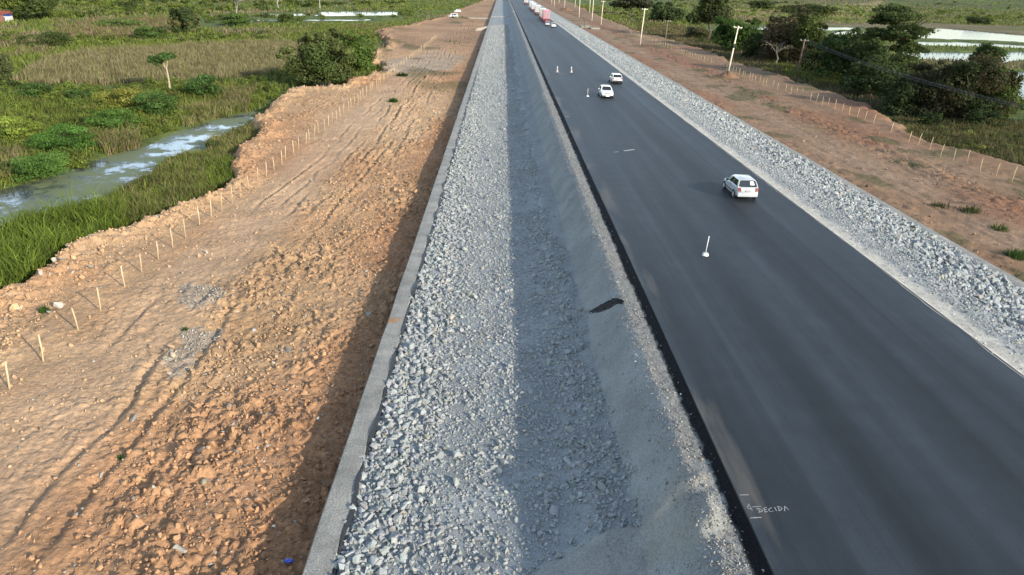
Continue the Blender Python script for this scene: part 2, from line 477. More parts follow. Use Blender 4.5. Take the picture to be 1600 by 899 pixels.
# ---- terrain classes, traced on the ground
GZL, GZR = -5.3, -4.4
CL = dict(meadow=(.15, .16, .048), bright=(.16, .205, .04), green=(.115, .15, .036), dark=(.036, .054, .022), tan=(.21, .165, .095),
          olive=(.118, .122, .050), brown=(.21, .155, .09), gold=(.34, .27, .13), dry=(.150, .130, .062), marsh=(.10, .11, .04),
          pinkish=(.27, .15, .09))
polyL = [
    ('green', [(-900, 30), (300, -30), (800, -30), (560, 16), (300, 24), (-900, 55)]),
    ('brown', [(560, -20), (790, -20), (775, 8), (700, 16), (600, 16), (545, 6)]),
    ('tan', [(20, 132), (45, 108), (80, 92), (130, 84), (200, 78), (300, 72), (420, 66), (475, 70), (460, 105), (400, 119), (340, 123), (250, 129), (170, 133)]),
    ('tan', [(85, 62), (95, 45), (150, 33), (270, 30), (290, 48), (240, 58), (170, 62)]),
    ('tan', [(285, 53), (330, 38), (430, 35), (440, 45), (360, 55)]),
    ('bright', [(-300, 105), (0, 98), (30, 108), (60, 90), (180, 77), (290, 68), (420, 60), (300, 60), (170, 66), (60, 76), (-300, 85)]),
    ('olive', [(410, 68), (420, 46), (600, 36), (640, 42), (600, 60), (585, 78), (560, 92), (480, 72)]),
    ('bright', [(250, 30), (290, 20), (470, 17), (480, 29), (420, 30)]),
    ('bright', [(90, 30), (150, 22), (230, 20), (230, 27), (120, 33)]),
    ('green', [(-300, 140), (25, 134), (170, 134), (280, 130), (400, 121), (470, 110), (470, 140), (410, 170), (390, 180), (300, 160), (200, 170), (0, 180), (-300, 190)]),
    ('bright', [(0, 160), (150, 150), (180, 170), (120, 205), (0, 240), (-200, 260), (-200, 180)]),
    ('tan', [(40, 165), (140, 160), (150, 176), (60, 186)]),
    ('green', [(150, 180), (300, 165), (290, 195), (160, 240), (60, 275), (-100, 300), (-100, 250), (80, 220)]),
    ('tan', [(280, 175), (380, 150), (392, 176), (320, 189), (285, 196)]),
    ('tan', [(135, 222), (215, 205), (222, 225), (170, 240)]),
    ('tan', [(-60, 265), (40, 240), (45, 270), (-60, 300)]),
    ('bright', [(-300, 520), (-300, 400), (0, 375), (80, 338), (130, 335), (200, 362), (100, 395), (60, 450), (0, 470)]),
    ('olive', [(130, 335), (190, 308), (235, 278), (265, 252), (325, 240), (368, 255), (370, 290), (300, 320), (195, 366)]),
    ('bright', [(330, 265), (368, 255), (372, 285), (335, 298)]),
    ('green', [(520, 136), (600, 100), (615, 100), (600, 115), (560, 130)]),
]
polyR = [
    ('gold', [(1380, -12), (2600, -12), (2600, 20), (1600, 8), (1450, 7), (1380, 4)]),
    ('green', [(1130, 12), (1380, 5), (1600, 8), (2600, 20), (2600, 50), (1600, 36), (1400, 30), (1250, 30), (1150, 26)]),
    ('dry', [(1140, 4), (1380, -2), (1380, 6), (1140, 13)]),
    ('tan', [(1140, 40), (1180, 26), (1260, 28), (1400, 29), (1600, 36), (2600, 50), (2600, 80), (1600, 58), (1440, 46), (1290, 43), (1160, 46)]),
    ('dry', [(960, 32), (1060, 40), (1150, 70), (1260, 105), (1360, 160), (1290, 143), (1160, 104), (1040, 62), (960, 40)]),
    ('green', [(1000, 12), (1060, 10), (1066, 26), (1010, 26)]),
    ('bright', [(1000, 42), (1040, 44), (1062, 58), (1010, 52)]),
    ('dry', [(1200, 100), (1300, 115), (1340, 130), (1260, 128)]),
    ('bright', [(1300, 112), (1345, 112), (1420, 128), (1380, 133)]),
    ('olive', [(1390, 185), (1480, 178), (1600, 195), (2600, 350), (2600, 600), (1700, 290), (1600, 262), (1520, 242), (1425, 216)]),
    ('dark', [(1280, 128), (1340, 140), (1420, 165), (1600, 190), (1600, 205), (1420, 185), (1350, 163)]),
]
CL['tan'] = (.20, .165, .085)
polyL = [(k, W(p, GZL)) for k, p in polyL]
polyR = [(k, W(p, GZR)) for k, p in polyR]
streamP = W([(-1200, 480), (-500, 380), (-150, 320), (0, 296), (62, 281), (140, 251), (165, 242), (220, 228), (275, 205), (325, 191), (375, 178), (430, 168), (400, 180),
             (388, 193), (372, 206), (323, 226), (320, 238), (265, 251), (233, 278), (187, 306), (150, 329), (112, 333), (80, 337),
             (42, 358), (0, 372), (-150, 420), (-500, 540), (-1200, 700)], WATER_L)
pondsL = [W(p, WATER_L) for p in (
    [(405, 21.5), (478, 21.5), (474, 25.5), (400, 25.5)], [(500, 18.5), (622, 18), (622, 25), (485, 26.5)],
    [(385, 31), (438, 31), (436, 33.6), (380, 33.6)], [(480, 30.5), (588, 30), (585, 33.6), (474, 34)],
    [(305, 23.5), (348, 23.5), (346, 25.4), (305, 25.4)], [(600, 31), (640, 30.5), (636, 33), (598, 33)])]
pondsR = [W(p, WATER_R) for p in (
    [(1172, 42), (1300, 42.5), (1350, 43.5), (1350, 47), (1290, 49), (1172, 46.5)], [(1300, 49), (1400, 50), (1400, 58), (1300, 55)],
    [(1415, 44.5), (1480, 45), (1600, 55.5), (2400, 100), (2400, 130), (1600, 67), (1500, 63), (1415, 60)],
    [(1420, 65), (1500, 66), (1600, 70.5), (2400, 135), (2400, 150), (1600, 77), (1500, 74), (1430, 72)],
    [(1400, 80), (1560, 83), (1600, 80.5), (2400, 155), (2400, 190), (1600, 96), (1560, 101), (1420, 93)],
    [(1575, 113), (1600, 110), (2400, 220), (2400, 380), (1640, 180), (1600, 166), (1578, 148)])]


def h_ter(x, y):
    side = sst(5, 30, x)
    z = GZL + (GZR - GZL) * side + 0.22 * fbm(x * 0.09, y * 0.09, 4, 51) + 0.10 * fbm(x * 0.5, y * 0.5, 3, 52)
    wx = x + fbm(x * 0.12, y * 0.12, 4, 61) * 2.0 * np.clip(y / 150, 0.5, 3); wy = y + fbm(x * 0.12, y * 0.12, 4, 67) * 2.5 * np.clip(y / 150, 0.5, 6)
    d = np.where(inpoly(wx, wy, streamP), polydist(wx, wy, streamP), 0)
    z = z - sst(0, 1.5, d) * 1.1 - 0.25 * np.exp(-(polydist(wx, wy, streamP) / 2.0) ** 2)
    for P in pondsL + pondsR:
        k = inpoly(wx, wy, P); z = np.where(k, z - 1.0, z)
    hill = sst(1400, 3200, y + 0.25 * np.abs(x)) * (35 + 30 * fbm(x * 0.0012, y * 0.0012, 3, 71)) * sst(60, 500, np.abs(x - 15))
    return z + np.maximum(hill, 0)


# ---- terrain sheet out to the horizon
ys = [-40.0]
while ys[-1] < 14000:
    y = ys[-1]; ys.append(y + max(0.55, 0.0062 * abs(y) if y > 0 else 1.0))
ys = np.array(ys); us = np.linspace(-1, 1, 561); us = np.sign(us) * np.abs(us) ** 1.15
X = us[None, :] * (1.55 * np.clip(ys, 0, None) + 95)[:, None]; Y = np.repeat(ys[:, None], len(us), 1)
X = X.ravel(); Y = Y.ravel()
Z = h_ter(X, Y)
col = np.where((X < 10)[:, None], CL['meadow'], CL['marsh']) * (0.8 + 0.5 * vnoise(X * 0.05, Y * 0.03, 77))[:, None]
fw = np.clip(Y / 100, 0.4, 5)
WX = X + fbm(X * 0.15, Y * 0.15, 4, 81) * 2.2 * fw; WY = Y + fbm(X * 0.15, Y * 0.15, 4, 87) * 2.6 * fw
for k, P in polyL + polyR:
    s = inpoly(WX, WY, P); col[s] = np.array(CL[k]) * (0.82 + 0.36 * vnoise(X[s] * 0.11, Y[s] * 0.07, 91))[:, None]
patch = fbm(X * 0.02, Y * 0.012, 4, 93); farm = sst(350, 600, Y)
col = np.where(((patch > 0.18) & (Y > 300))[:, None], np.array(CL['green']), col)
terrain = mesh_np('terrain', np.stack([X, Y, Z], 1), grid_faces(len(ys), len(us)), col, True, M['terrain'])
tag(terrain, kind='structure')


def sheet(name, P, z, m):
    bm = bmesh.new(); bm.faces.new([bm.verts.new((p[0], p[1], z)) for p in P]); bmesh.ops.triangulate(bm, faces=bm.faces[:])
    me = bpy.data.meshes.new(name); bm.to_mesh(me); bm.free()
    o = link(name, me, m); tag(o, kind='structure'); return o


def grow(P, k):
    c = P.mean(0); return c + (P - c) * k


sheet('stream_water', streamP + np.where(np.arange(len(streamP)) < 12, 1, -1)[:, None] * np.array([[-1.6, 2.2]]), WATER_L, M['stream'])
for P in pondsL: sheet('pond_water', grow(P, 1.15), WATER_L, M['pond'])
for i, P in enumerate(pondsR): sheet('pond_water', grow(P, 1.08), WATER_R - 0.003 * i, M['pond'])


# ---- bare soil on both sides
def ysteps(y0, y1, a, b):
    r = [y0]
    while r[-1] < y1: r.append(r[-1] + max(a, b * r[-1]))
    return np.array(r)


def soil_sheet(name, xs, ysr, hf, colf):
    X, Y = np.meshgrid(xs, ysr); X = X.ravel(); Y = Y.ravel()
    Z, sd = hf(X, Y)
    c = colf(X, Y, Z, sd)
    nr, nc = len(ysr), len(xs)
    F = grid_faces(nr, nc)
    keep = (sd.reshape(-1)[F] > -3.0 - 0.01 * Y[F]).any(1)
    o = mesh_np(name, np.stack([X, Y, Z], 1), F[keep], c, True, M['soil'])
    return tag(o, kind='structure')


greyL = [W(p, Z_SOIL_L) for p in ([(275, 470), (300, 440), (345, 452), (352, 465), (305, 492)],
                                   [(250, 560), (290, 515), (345, 515), (330, 545), (290, 580), (262, 585)],
                                   [(600, 95), (690, 80), (730, 90), (700, 110), (600, 115)])]


def col_left(x, y, z, sd):
    t = fbm(x * 0.16, y * 0.10, 4, 101)[:, None]
    c = np.array([.56, .365, .205]) + t * np.array([.09, .08, .06])
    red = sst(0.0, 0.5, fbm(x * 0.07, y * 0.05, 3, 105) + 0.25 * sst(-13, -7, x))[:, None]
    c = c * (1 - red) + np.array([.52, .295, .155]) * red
    pale = (sst(-15, -18, x) * sst(-23, -21, x) * 0.55)[:, None]
    c = c * (1 - pale) + np.array([.58, .40, .25]) * pale
    dk = (.36 * sst(-9.6, -7.2, x + .8 * fbm(x * .3, y * .3, 3, 109)))[:, None]; c = c * (1 - dk) + np.array([.24, .115, .055]) * dk  # redder soil by the wall, also darkened to deepen the wall's shadow strip
    wx = x + fbm(x * 0.6, y * 0.6, 4, 111) * 1.5; wy = y + fbm(x * 0.6, y * 0.6, 4, 112) * 1.5
    for P in greyL:
        k = inpoly(wx, wy, P); c[k] = np.array([.45, .35, .25]) * (0.85 + 0.3 * vnoise(x[k] * 3, y[k] * 3, 5))[:, None]
    far = sst(150, 260, y)[:, None]
    c = c * (1 - far) + (np.array([.40, .25, .145]) * (0.85 + 0.4 * vnoise(x * 0.12, y * 0.05, 8))[:, None]) * far
    gr = (sst(0.25, 0.45, fbm(x * 0.09, y * 0.05, 3, 117)) * sst(80, 160, y) * 0.75)[:, None]
    c = c * (1 - gr) + np.array([.15, .13, .06]) * gr
    c = np.where((sd < -0.3)[:, None], np.array([.16, .12, .06]), c)
    return c


def col_right(x, y, z, sd):
    t = fbm(x * 0.14, y * 0.09, 4, 121)[:, None]
    c = np.array([.32, .205, .125]) + t * np.array([.05, .035, .03])
    red = sst(-0.1, 0.4, fbm(x * 0.08, y * 0.05, 3, 125) + 0.35 * np.exp(-((x - 47.5) / 3) ** 2))[:, None]
    c = c * (1 - red) + np.array([.32, .172, .10]) * red
    tr = np.exp(-((x - 40.5 - 0.8 * fbm(y * 0.03, y * 0 + 7.0, 3, 35)) / 2.6) ** 2)[:, None] * 0.55
    c = c * (1 - tr) + np.array([.36, .25, .165]) * tr
    gr = (sst(0.22, 0.42, fbm(x * 0.22, y * 0.14, 4, 127)) * 0.7)[:, None]
    c = c * (1 - gr) + np.array([.115, .115, .048]) * gr
    c = np.where((sd < -0.3)[:, None], np.array([.12, .10, .05]), c)
    return c


xsL = np.concatenate([np.linspace(-5.95, -26, 190), np.linspace(-26.1, -46, 150), np.linspace(-46.6, -95, 45)])[::-1]
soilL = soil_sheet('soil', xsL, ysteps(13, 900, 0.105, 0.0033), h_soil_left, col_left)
xsR = np.concatenate([np.linspace(32.6, 56, 120), np.linspace(56.4, 100, 40)])
soilR = soil_sheet('soil', xsR, ysteps(26, 900, 0.22, 0.0042), h_soil_right, col_right)

# ---- road
yr = ysteps(-30, FAR, 4, 0.03); yr = np.append(yr, FAR)
xr = [ROAD_L - 0.02, ROAD_L, ROAD_R, ROAD_R + 0.02]
V = []
for y in yr:
    j = 0.012 * math.sin(y * 1.7)
    V += [(ROAD_L - 0.02 + j, y, -0.35), (ROAD_L + j, y, 0.0), (ROAD_R, y, 0.0), (ROAD_R + 0.03, y, -0.35)]
road = tag(mesh_np('road', V, grid_faces(len(yr), 4), None, False, M['asphalt']), kind='structure')

# ---- left embankment: wall side, rubble bed, slope, shoulder, black kerb of asphalt
notch = W([(1045, 795), (1132, 772), (1150, 830), (1075, 862), (1010, 905), (960, 940), (800, 940), (845, 893), (960, 850), (1010, 820)], -2.0)
ridge = W([(1030, 800), (1060, 790), (1100, 781), (1135, 771)], -1.1)


berm = np.array([[6.5, 0], [0, 0]])


def prof(x, xp, zp): return np.interp(x, xp, zp)


def h_bank_left(x, y):
    xt = x + 0.12 * fbm(y * 0.15, y * 0, 2, 131) * sst(3.5, 5.0, x) * (1 - sst(5.8, 6.3, x))
    z = prof(xt, [-5.0, -4.6, 0, 2.5, 4.7, 5.95, 6.3, 7.0, 7.15, 7.45], [-3.25, -3.12, -3.0, -2.75, -2.05, -0.42, -0.27, -0.22, -0.20, -0.05])
    z = z + 0.05 * fbm(x * 1.1, y * 1.1, 4, 133) * (1 - sst(6.6, 7.1, x)) + 0.05 * sst(5.7, 6.1, x) * (1 - sst(6.8, 7.1, x)) * fbm(x * 6, y * 6, 3, 135)
    db = polydist(x + .25 * fbm(x * .9, y * .9, 3, 136), y + .25 * fbm(x * .9, y * .9, 3, 137), berm, False)
    z = z + 0.30 * (1 - sst(.25, 1.0, db)) * (1 - sst(6.4, 6.9, x)) * (.8 + .4 * vnoise(x * 1.3, y * 1.3, 138))
    dr = polydist(x, y, ridge, False)
    z = z + 0.09 * np.exp(-(dr / 0.25) ** 2) * (1 - sst(6.6, 6.9, x))
    # small cross ridges and scour lines on the slope
    for yc, a in ((77.5, .14), (31, -.09), (43, .07), (57, -.07), (104, .12), (129, -.12), (165, .15), (225, .18), (290, .18)):
        t = (y - yc - (x - 5) * 0.25 - 0.6 * fbm(x * 0.8, x * 0 + yc, 2, 3)) / (0.18 + yc * 0.004)
        z = z + a * np.exp(-t * t) * sst(2.5, 4.5, x) * (1 - sst(5.9, 6.4, x))
    return z


def hit_bank(px, py):
    z = -1.0
    for _ in range(30):
        x, y = unproj(px, py, z); z = .5 * z + .5 * float(h_bank_left(np.array([x]), np.array([y]))[0])
    return np.array([x, y])


berm = np.array([hit_bank(*p) for p in ((1142, 792), (1090, 812), (1020, 836), (950, 866), (885, 905), (820, 980))])

xb = np.concatenate([np.linspace(-5.0, 3.6, 52), np.linspace(3.7, 7.43, 48)])
yb = ysteps(12, FAR, 0.12, 0.0042)
X, Y = [a.ravel() for a in np.meshgrid(xb, yb)]
Z = h_bank_left(X, Y)
bed = np.array([.335, .36, .355]); grit = np.array([.31, .328, .322]); fines = np.array([.345, .335, .30]); tar = np.array([.012, .012, .013])
c = np.tile(bed, (len(X), 1)) * (0.8 + 0.4 * vnoise(X * 0.8, Y * 0.5, 141))[:, None]
g = sst(3.3, 4.2, X + 0.9 * fbm(X * 0.5, Y * 0.25, 3, 143))[:, None]; c = c * (1 - g) + grit * g * (0.9 + 0.2 * vnoise(X, Y * 0.6, 9)[:, None])
fx = X + 0.42 * fbm(X * 0.8, Y * 2.6, 4, 147) + 0.12 * fbm(X * 4, Y * 8, 3, 149)
g = sst(6.1, 6.38, fx)[:, None]; c = c * (1 - g) + fines * g * (0.85 + 0.3 * vnoise(X * 6, Y * 6, 11)[:, None])
db = polydist(X + .3 * fbm(X, Y, 3, 136), Y + .3 * fbm(X, Y, 3, 137), berm, False); n_ = inpoly(X, Y, notch) | (db < .8); c[n_] = np.array([.335, .34, .315]) * (0.85 + 0.3 * vnoise(X[n_] * 1.5, Y[n_] * 1.5, 151))[:, None]
g = np.exp(-(polydist(X, Y, ridge, False) / 0.25) ** 2)[:, None]; c = c * (1 - g) + np.array([.44, .41, .35]) * g
g = sst(6.95, 7.06, X + 0.16 * fbm(X * 2, Y * 2.5, 4, 153))[:, None]; c = c * (1 - g) + tar * g
bank = tag(mesh_np('embankment', np.stack([X, Y, Z], 1), grid_faces(len(yb), len(xb)), c, True, M['grit']), kind='structure')


# ---- right embankment
def h_bank_right(x, y):
    z = prof(x, [21.3, 21.45, 23.3, 24.4, 31.6, 31.9], [-0.04, -0.07, -0.2, -0.42, -2.15, -2.3])
    return z + 0.05 * fbm(x * 1.2, y * 1.2, 4, 163) * sst(21.5, 22.2, x)


xb = np.concatenate([np.linspace(21.3, 24.5, 28), np.linspace(24.7, 31.9, 36)])
yb = ysteps(20, FAR, 0.2, 0.0048)
X, Y = [a.ravel() for a in np.meshgrid(xb, yb)]
X2 = X + (0.16 * fbm(Y * 0.45, X * 0, 5, 171) - .08) * (X < 21.4)
Z = h_bank_right(X, Y); Z[X < 21.31] = 0.007
Z = np.where((X > 21.31) & (X < 21.5), -0.03, Z)
c = np.tile(bed, (len(X), 1)) * (0.8 + 0.4 * vnoise(X * 0.8, Y * 0.5, 173))[:, None]
fx = X + 0.5 * fbm(X * 0.7, Y * 0.7, 4, 175)
g = (1 - sst(22.0, 22.8, fx))[:, None]; c = c * (1 - g) + np.array([.58, .56, .49]) * g * (0.8 + 0.35 * vnoise(X * 4, Y * 4, 12)[:, None])
bankR = tag(mesh_np('embankment', np.stack([X2, Y, Z], 1), grid_faces(len(yb), len(xb)), c, True, M['grit']), kind='structure')


# ---- retaining walls (grey kerb-topped edge of the rubble)
def wall(name, x0, x1, zt, zb, y0, label, flip):
    yw = ysteps(y0, FAR, 0.3, 0.006); V = []; C = []
    xi = (x1 if not flip else x0)
    for y in yw:
        n = 0.10 * float(fbm(np.array([y * 0.7]), np.array([3.0]), 3, 181)[0]); q = 0.05 * float(fbm(np.array([y * 0.25]), np.array([x0]), 3, 183)[0])
        st = 1 + 0.12 * float(fbm(np.array([y * 0.4]), np.array([9.0]), 3, 187)[0])
        a, b = (x0 + q, x1 + n) if not flip else (x0 + n, x1 + q)
        V += [(a, y, zb), (a, y, zt + q * 0.4 - 0.03), (a + 0.04, y, zt + q * 0.4), (0.6 * a + 0.4 * b, y, zt + 0.02 + q * 0.5), (b - 0.04, y, zt + 0.01 + q * 0.4), (b, y, zt - 0.03), (b, y, zb)]
        cc = np.array([.40, .39, .345]) * st
        C += [cc * 0.95] * 7
    C = np.array(C); V = np.array(V)
    if not flip:                                      # an orange soil smear on the top
        sx, sy = unproj(612, 503, zt); k = np.hypot(V[:, 0] - sx, V[:, 1] - sy) < 0.33
        C[k] = (.42, .24, .12)
    o = mesh_np(name, V, grid_faces(len(yw), 7), C, False, M['concrete'])
    tag(o, label, 'wall'); return o


wall('retaining_wall', WALL_L, WALL_LI, -3.08, -5.2, 12, 'low grey concrete edge wall between the brown soil and the wide rubble strip', False)
wall('retaining_wall', 31.75, 32.7, -2.18, -4.4, 22, 'low grey concrete edge wall along the far side of the right-hand rubble slope', True)
a = Acc()
yw = ysteps(12, 160, 0.35, 0.006)
pts = [(WALL_LI + 0.07 + 0.10 * float(fbm(np.array([y * 0.7]), np.array([3.0]), 3, 181)[0]), y, -3.10 + 0.03 * math.sin(y * 2.1)) for y in yw]
a.tube(pts, [0.075 + 0.04 * math.sin(p[1] * 1.3) for p in pts], 6, (1, 1, 1))
liner = a.build('black_liner', M['trim'])
tag(liner, 'black liner fabric tucked between the left wall and the rubble stones', 'liner')


# ------------------------------------------------------------------ loose stones
def stone_templates(n, npts, flat=0.75):
    out = []
    for k in range(n):
        bm = bmesh.new()
        for _ in range(npts):
            v = rng.normal(size=3); v /= np.linalg.norm(v); v *= np.array([1.0, 0.78, flat * 0.72]) * rng.uniform(0.8, 1.08)
            bm.verts.new(v)
        bmesh.ops.convex_hull(bm, input=bm.verts[:])
        bmesh.ops.delete(bm, geom=[v for v in bm.verts if not v.link_faces], context='VERTS')
        bm.verts.index_update()
        V = np.array([v.co[:] for v in bm.verts]); F = np.array([[v.index for v in f.verts] for f in bm.faces if len(f.verts) == 3]); bm.free()
        out.append((V, F))
    return out


def rotmats(n, tilt=1.0):
    q = rng.normal(size=(n, 4)); q[:, 1:3] *= tilt; q /= np.linalg.norm(q, axis=1)[:, None]
    w_, x, y, z = q.T
    return np.stack([np.stack([1 - 2 * (y * y + z * z), 2 * (x * y - z * w_), 2 * (x * z + y * w_)], 1),
                     np.stack([2 * (x * y + z * w_), 1 - 2 * (x * x + z * z), 2 * (y * z - x * w_)], 1),
                     np.stack([2 * (x * z - y * w_), 2 * (y * z + x * w_), 1 - 2 * (x * x + y * y)], 1)], 1)


def stones(name, P, size, col, tmpl, tilt, m, smooth=False):
    n = len(P); ti = rng.integers(0, len(tmpl), n); R = rotmats(n, tilt)
    acc = Acc()
    for k, (V, F) in enumerate(tmpl):
        s = np.where(ti == k)[0]
        if not len(s): continue
        VV = np.einsum('nij,vj->nvi', R[s] * size[s][:, None, None], V) + P[s][:, None, :]
        FF = (F[None] + (np.arange(len(s)) * len(V))[:, None, None]).reshape(-1, 3)
        acc.add(VV.reshape(-1, 3), FF, np.repeat(col[s], len(V), 0))
    return acc.build(name, m, None, smooth)


T14 = stone_templates(14, 13); T8 = stone_templates(8, 8)


def scatter(x0, x1, bands):
    P = []; D = []
    for y0, y1, d, smin in bands:
        n = int((x1 - x0) * (y1 - y0) * d)
        P.append(np.stack([rng.uniform(x0, x1, n), rng.uniform(y0, y1, n)], 1)); D.append(np.full(n, smin))
    return np.concatenate(P), np.concatenate(D)


def stonecol(n, base, var):
    c = np.array(base)[None] * np.clip(rng.normal(1, var, n), 0.55, 1.5)[:, None]
    c *= 1 + rng.normal(0, 0.02, (n, 3)); k = rng.uniform(size=n) < .03; c[k] *= np.array([1.06, .95, .8]); return c


P, smin = scatter(-4.98, 5.3, [(13, 32, 58, .045), (32, 60, 46, .06), (60, 110, 26, .09), (110, 200, 8, .16), (200, 330, 3, .24)])
x, y = P.T
lim = 4.55 + 0.6 * fbm(y * 0.2, y * 0, 3, 191) + 0.7 * fbm(x * 0.7, y * 0.7, 3, 192) - 0.9 * sst(35, 60, y) - 0.6 * sst(60, 120, y)
keep = (x < lim) & ~inpoly(x, y, notch) & (polydist(x + .3 * fbm(x, y, 3, 136), y + .3 * fbm(x, y, 3, 137), berm, False) > .75)
# finer chippings in the middle of the strip, bigger stones along the wall and in the lee of the slope
keep &= ~((fbm(x * 0.35, y * 0.22, 3, 195) > 0.42) & (x > 0.5) & (rng.uniform(size=len(x)) < 0.75))
x, y, smin = x[keep], y[keep], smin[keep]
big = np.clip(sst(-1.2, -3.6, x) * 0.9 + 0.35 * np.exp(-((x - 3.3) / 1.0) ** 2) + 0.25 * fbm(x * 0.5, y * 0.4, 2, 197), 0, 1)
size = np.exp(rng.normal(0, 0.45, len(x))) * (0.061 + 0.068 * big); size = np.maximum(size, smin); size = np.minimum(size, 0.27)
z = h_bank_left(x, y) + size * rng.uniform(0.0, 0.32, len(x))
rub = stones('rubble_stones', np.stack([x, y, z], 1), size, stonecol(len(x), (.385, .405, .39), .10), T14, 0.5, M['stone'])
tag(rub, 'pale grey crushed rubble stones covering the wide strip left of the road', 'rubble', kind='stuff')
P, smin = scatter(21.9, 31.75, [(27, 60, 34, .07), (60, 110, 18, .10), (110, 200, 7, .17), (200, 330, 3, .25)])
x, y = P.T
keep = x > 22.6 + 0.7 * fbm(x * 0.6, y * 0.6, 3, 201) + rng.normal(0, 0.25, len(x)); x, y, smin = x[keep], y[keep], smin[keep]
size = np.exp(rng.normal(0, 0.42, len(x))) * (0.05 + 0.10 * sst(22.5, 28, x)); size = np.minimum(np.maximum(size, smin), 0.4)
z = h_bank_right(x, y) + size * rng.uniform(0.0, 0.32, len(x))
rub2 = stones('rubble_stones', np.stack([x, y, z], 1), size, stonecol(len(x), (.345, .375, .375), .14), T14, 0.55, M['stone'])
tag(rub2, 'pale grey crushed rubble stones covering the slope right of the road', 'rubble', kind='stuff')
# crumbs of pale fines and black asphalt on the road shoulders
n = 9000
x = rng.normal(6.35, 0.35, n); y = 14 + 90 * rng.uniform(size=n) ** 1.7; x = np.where(rng.uniform(size=n) < 0.2, rng.uniform(6.7, 7.3, n), x)
size = np.exp(rng.normal(0, .4, n)) * 0.028; k = (x < 7.36) & (x > 5.5); x, y, size = x[k], y[k], size[k]
cc = stonecol(len(x), (.37, .36, .32), .15); cc[(x > 6.95) & (rng.uniform(size=len(x)) < 0.85)] = (.015, .015, .016)
tag(stones('shoulder_crumbs', np.stack([x, y, h_bank_left(x, y) + size * 0.4], 1), size, cc, T8, 1, M['stone']),
    'pale crumbs of fine gravel along the left road shoulder', 'gravel', kind='stuff')
n = 7000
x = rng.uniform(21.3, 24.2, n); y = 24 + 90 * rng.uniform(size=n) ** 1.6
size = np.exp(rng.normal(0, .4, n)) * 0.026
tag(stones('shoulder_crumbs', np.stack([x, y, h_bank_right(x, y) + size * 0.3], 1), size, stonecol(n, (.56, .54, .48), .16), T8, 1, M['stone']),
    'pale crumbs of fine gravel along the right road shoulder', 'gravel', kind='stuff')
# stray stones rolled onto the fine slope
n = 2600
x = 3.6 + 2.4 * rng.uniform(size=n) ** 1.6; y = 14 + 110 * rng.uniform(size=n) ** 1.5; size = np.exp(rng.normal(0, .5, n)) * .032
tag(stones('loose_stones', np.stack([x, y, h_bank_left(x, y) + size * .3], 1), size, stonecol(n, (.36, .38, .37), .15), T8, .8, M['stone']),
    'stray small stones scattered on the fine grey slope below the road', 'stones', kind='stuff')
# clods and stones on the bare soil
P, smin = scatter(-30, -6.1, [(14, 34, 30, .028), (34, 70, 17, .04), (70, 150, 4.5, .075)])
x, y = P.T
dens = 0.10 + 0.90 * sst(-17.5, -12.5, x + 1.5 * fbm(x * .2, y * .1, 2, 12)) * (.35 + .9 * vnoise(x * .5, y * .35, 19)) + 0.5 * sst(-24, -26, x)
z, sd = h_soil_left(x, y); k = (sd > 0.2) & (rng.uniform(size=len(x)) < dens); x, y, z, smin = x[k], y[k], z[k], smin[k]
size = np.clip(np.exp(rng.normal(0, .55, len(x))) * .058, smin, .26)
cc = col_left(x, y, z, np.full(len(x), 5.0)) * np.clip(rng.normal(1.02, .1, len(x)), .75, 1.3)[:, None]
g_ = rng.uniform(size=len(x)) < 0.07; cc[g_] = stonecol(g_.sum(), (.42, .39, .34), .15)
tag(stones('soil_clods', np.stack([x, y, z + size * 0.3], 1), size, cc, T14, .8, M['stone']), 'brown earth clods and small stones strewn over the left soil strip', 'soil clods', kind='stuff')
x = rng.uniform(33.5, 56, 9000); y = 36 + 110 * rng.uniform(size=9000) ** 1.3
z, sd = h_soil_right(x, y); k = sd > 0.2; x, y, z = x[k], y[k], z[k]
size = np.exp(rng.normal(0, .5, len(x))) * .06; k = rng.uniform(size=len(x)) < (0.25 + 0.75 * np.exp(-((x - 46.5) / 2.5) ** 2)); x, y, z, size = x[k], y[k], z[k], size[k]
cc = col_right(x, y, z, np.full(len(x), 5.0)) * np.clip(rng.normal(1.0, .12, len(x)), .7, 1.3)[:, None]
tag(stones('soil_clods', np.stack([x, y, z + size * 0.2], 1), size, cc, T14, .8, M['stone']), 'dark brown earth clods strewn over the right soil strip', 'soil clods', kind='stuff')
P, smin = scatter(-75, -22, [(20, 60, 6, .06), (60, 110, 3, .09), (110, 240, .8, .16)])
x, y = P.T; z, sd = h_soil_left(x, y); k = (sd > .1) & (sd < 3.2); x, y, z, smin = x[k], y[k], z[k], smin[k]
size = np.clip(np.exp(rng.normal(0, .5, len(x))) * .085, smin, .3)
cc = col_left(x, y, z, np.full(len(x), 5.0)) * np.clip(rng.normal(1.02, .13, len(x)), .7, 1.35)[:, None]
g_ = rng.uniform(size=len(x)) < 0.1; cc[g_] = stonecol(g_.sum(), (.45, .41, .34), .15)
tag(stones('soil_clods', np.stack([x, y, z + size * 0.25], 1), size, cc, T14, .8, M['stone']), 'coarse earth clods heaped along the rim of the left soil platform', 'soil clods', kind='stuff')
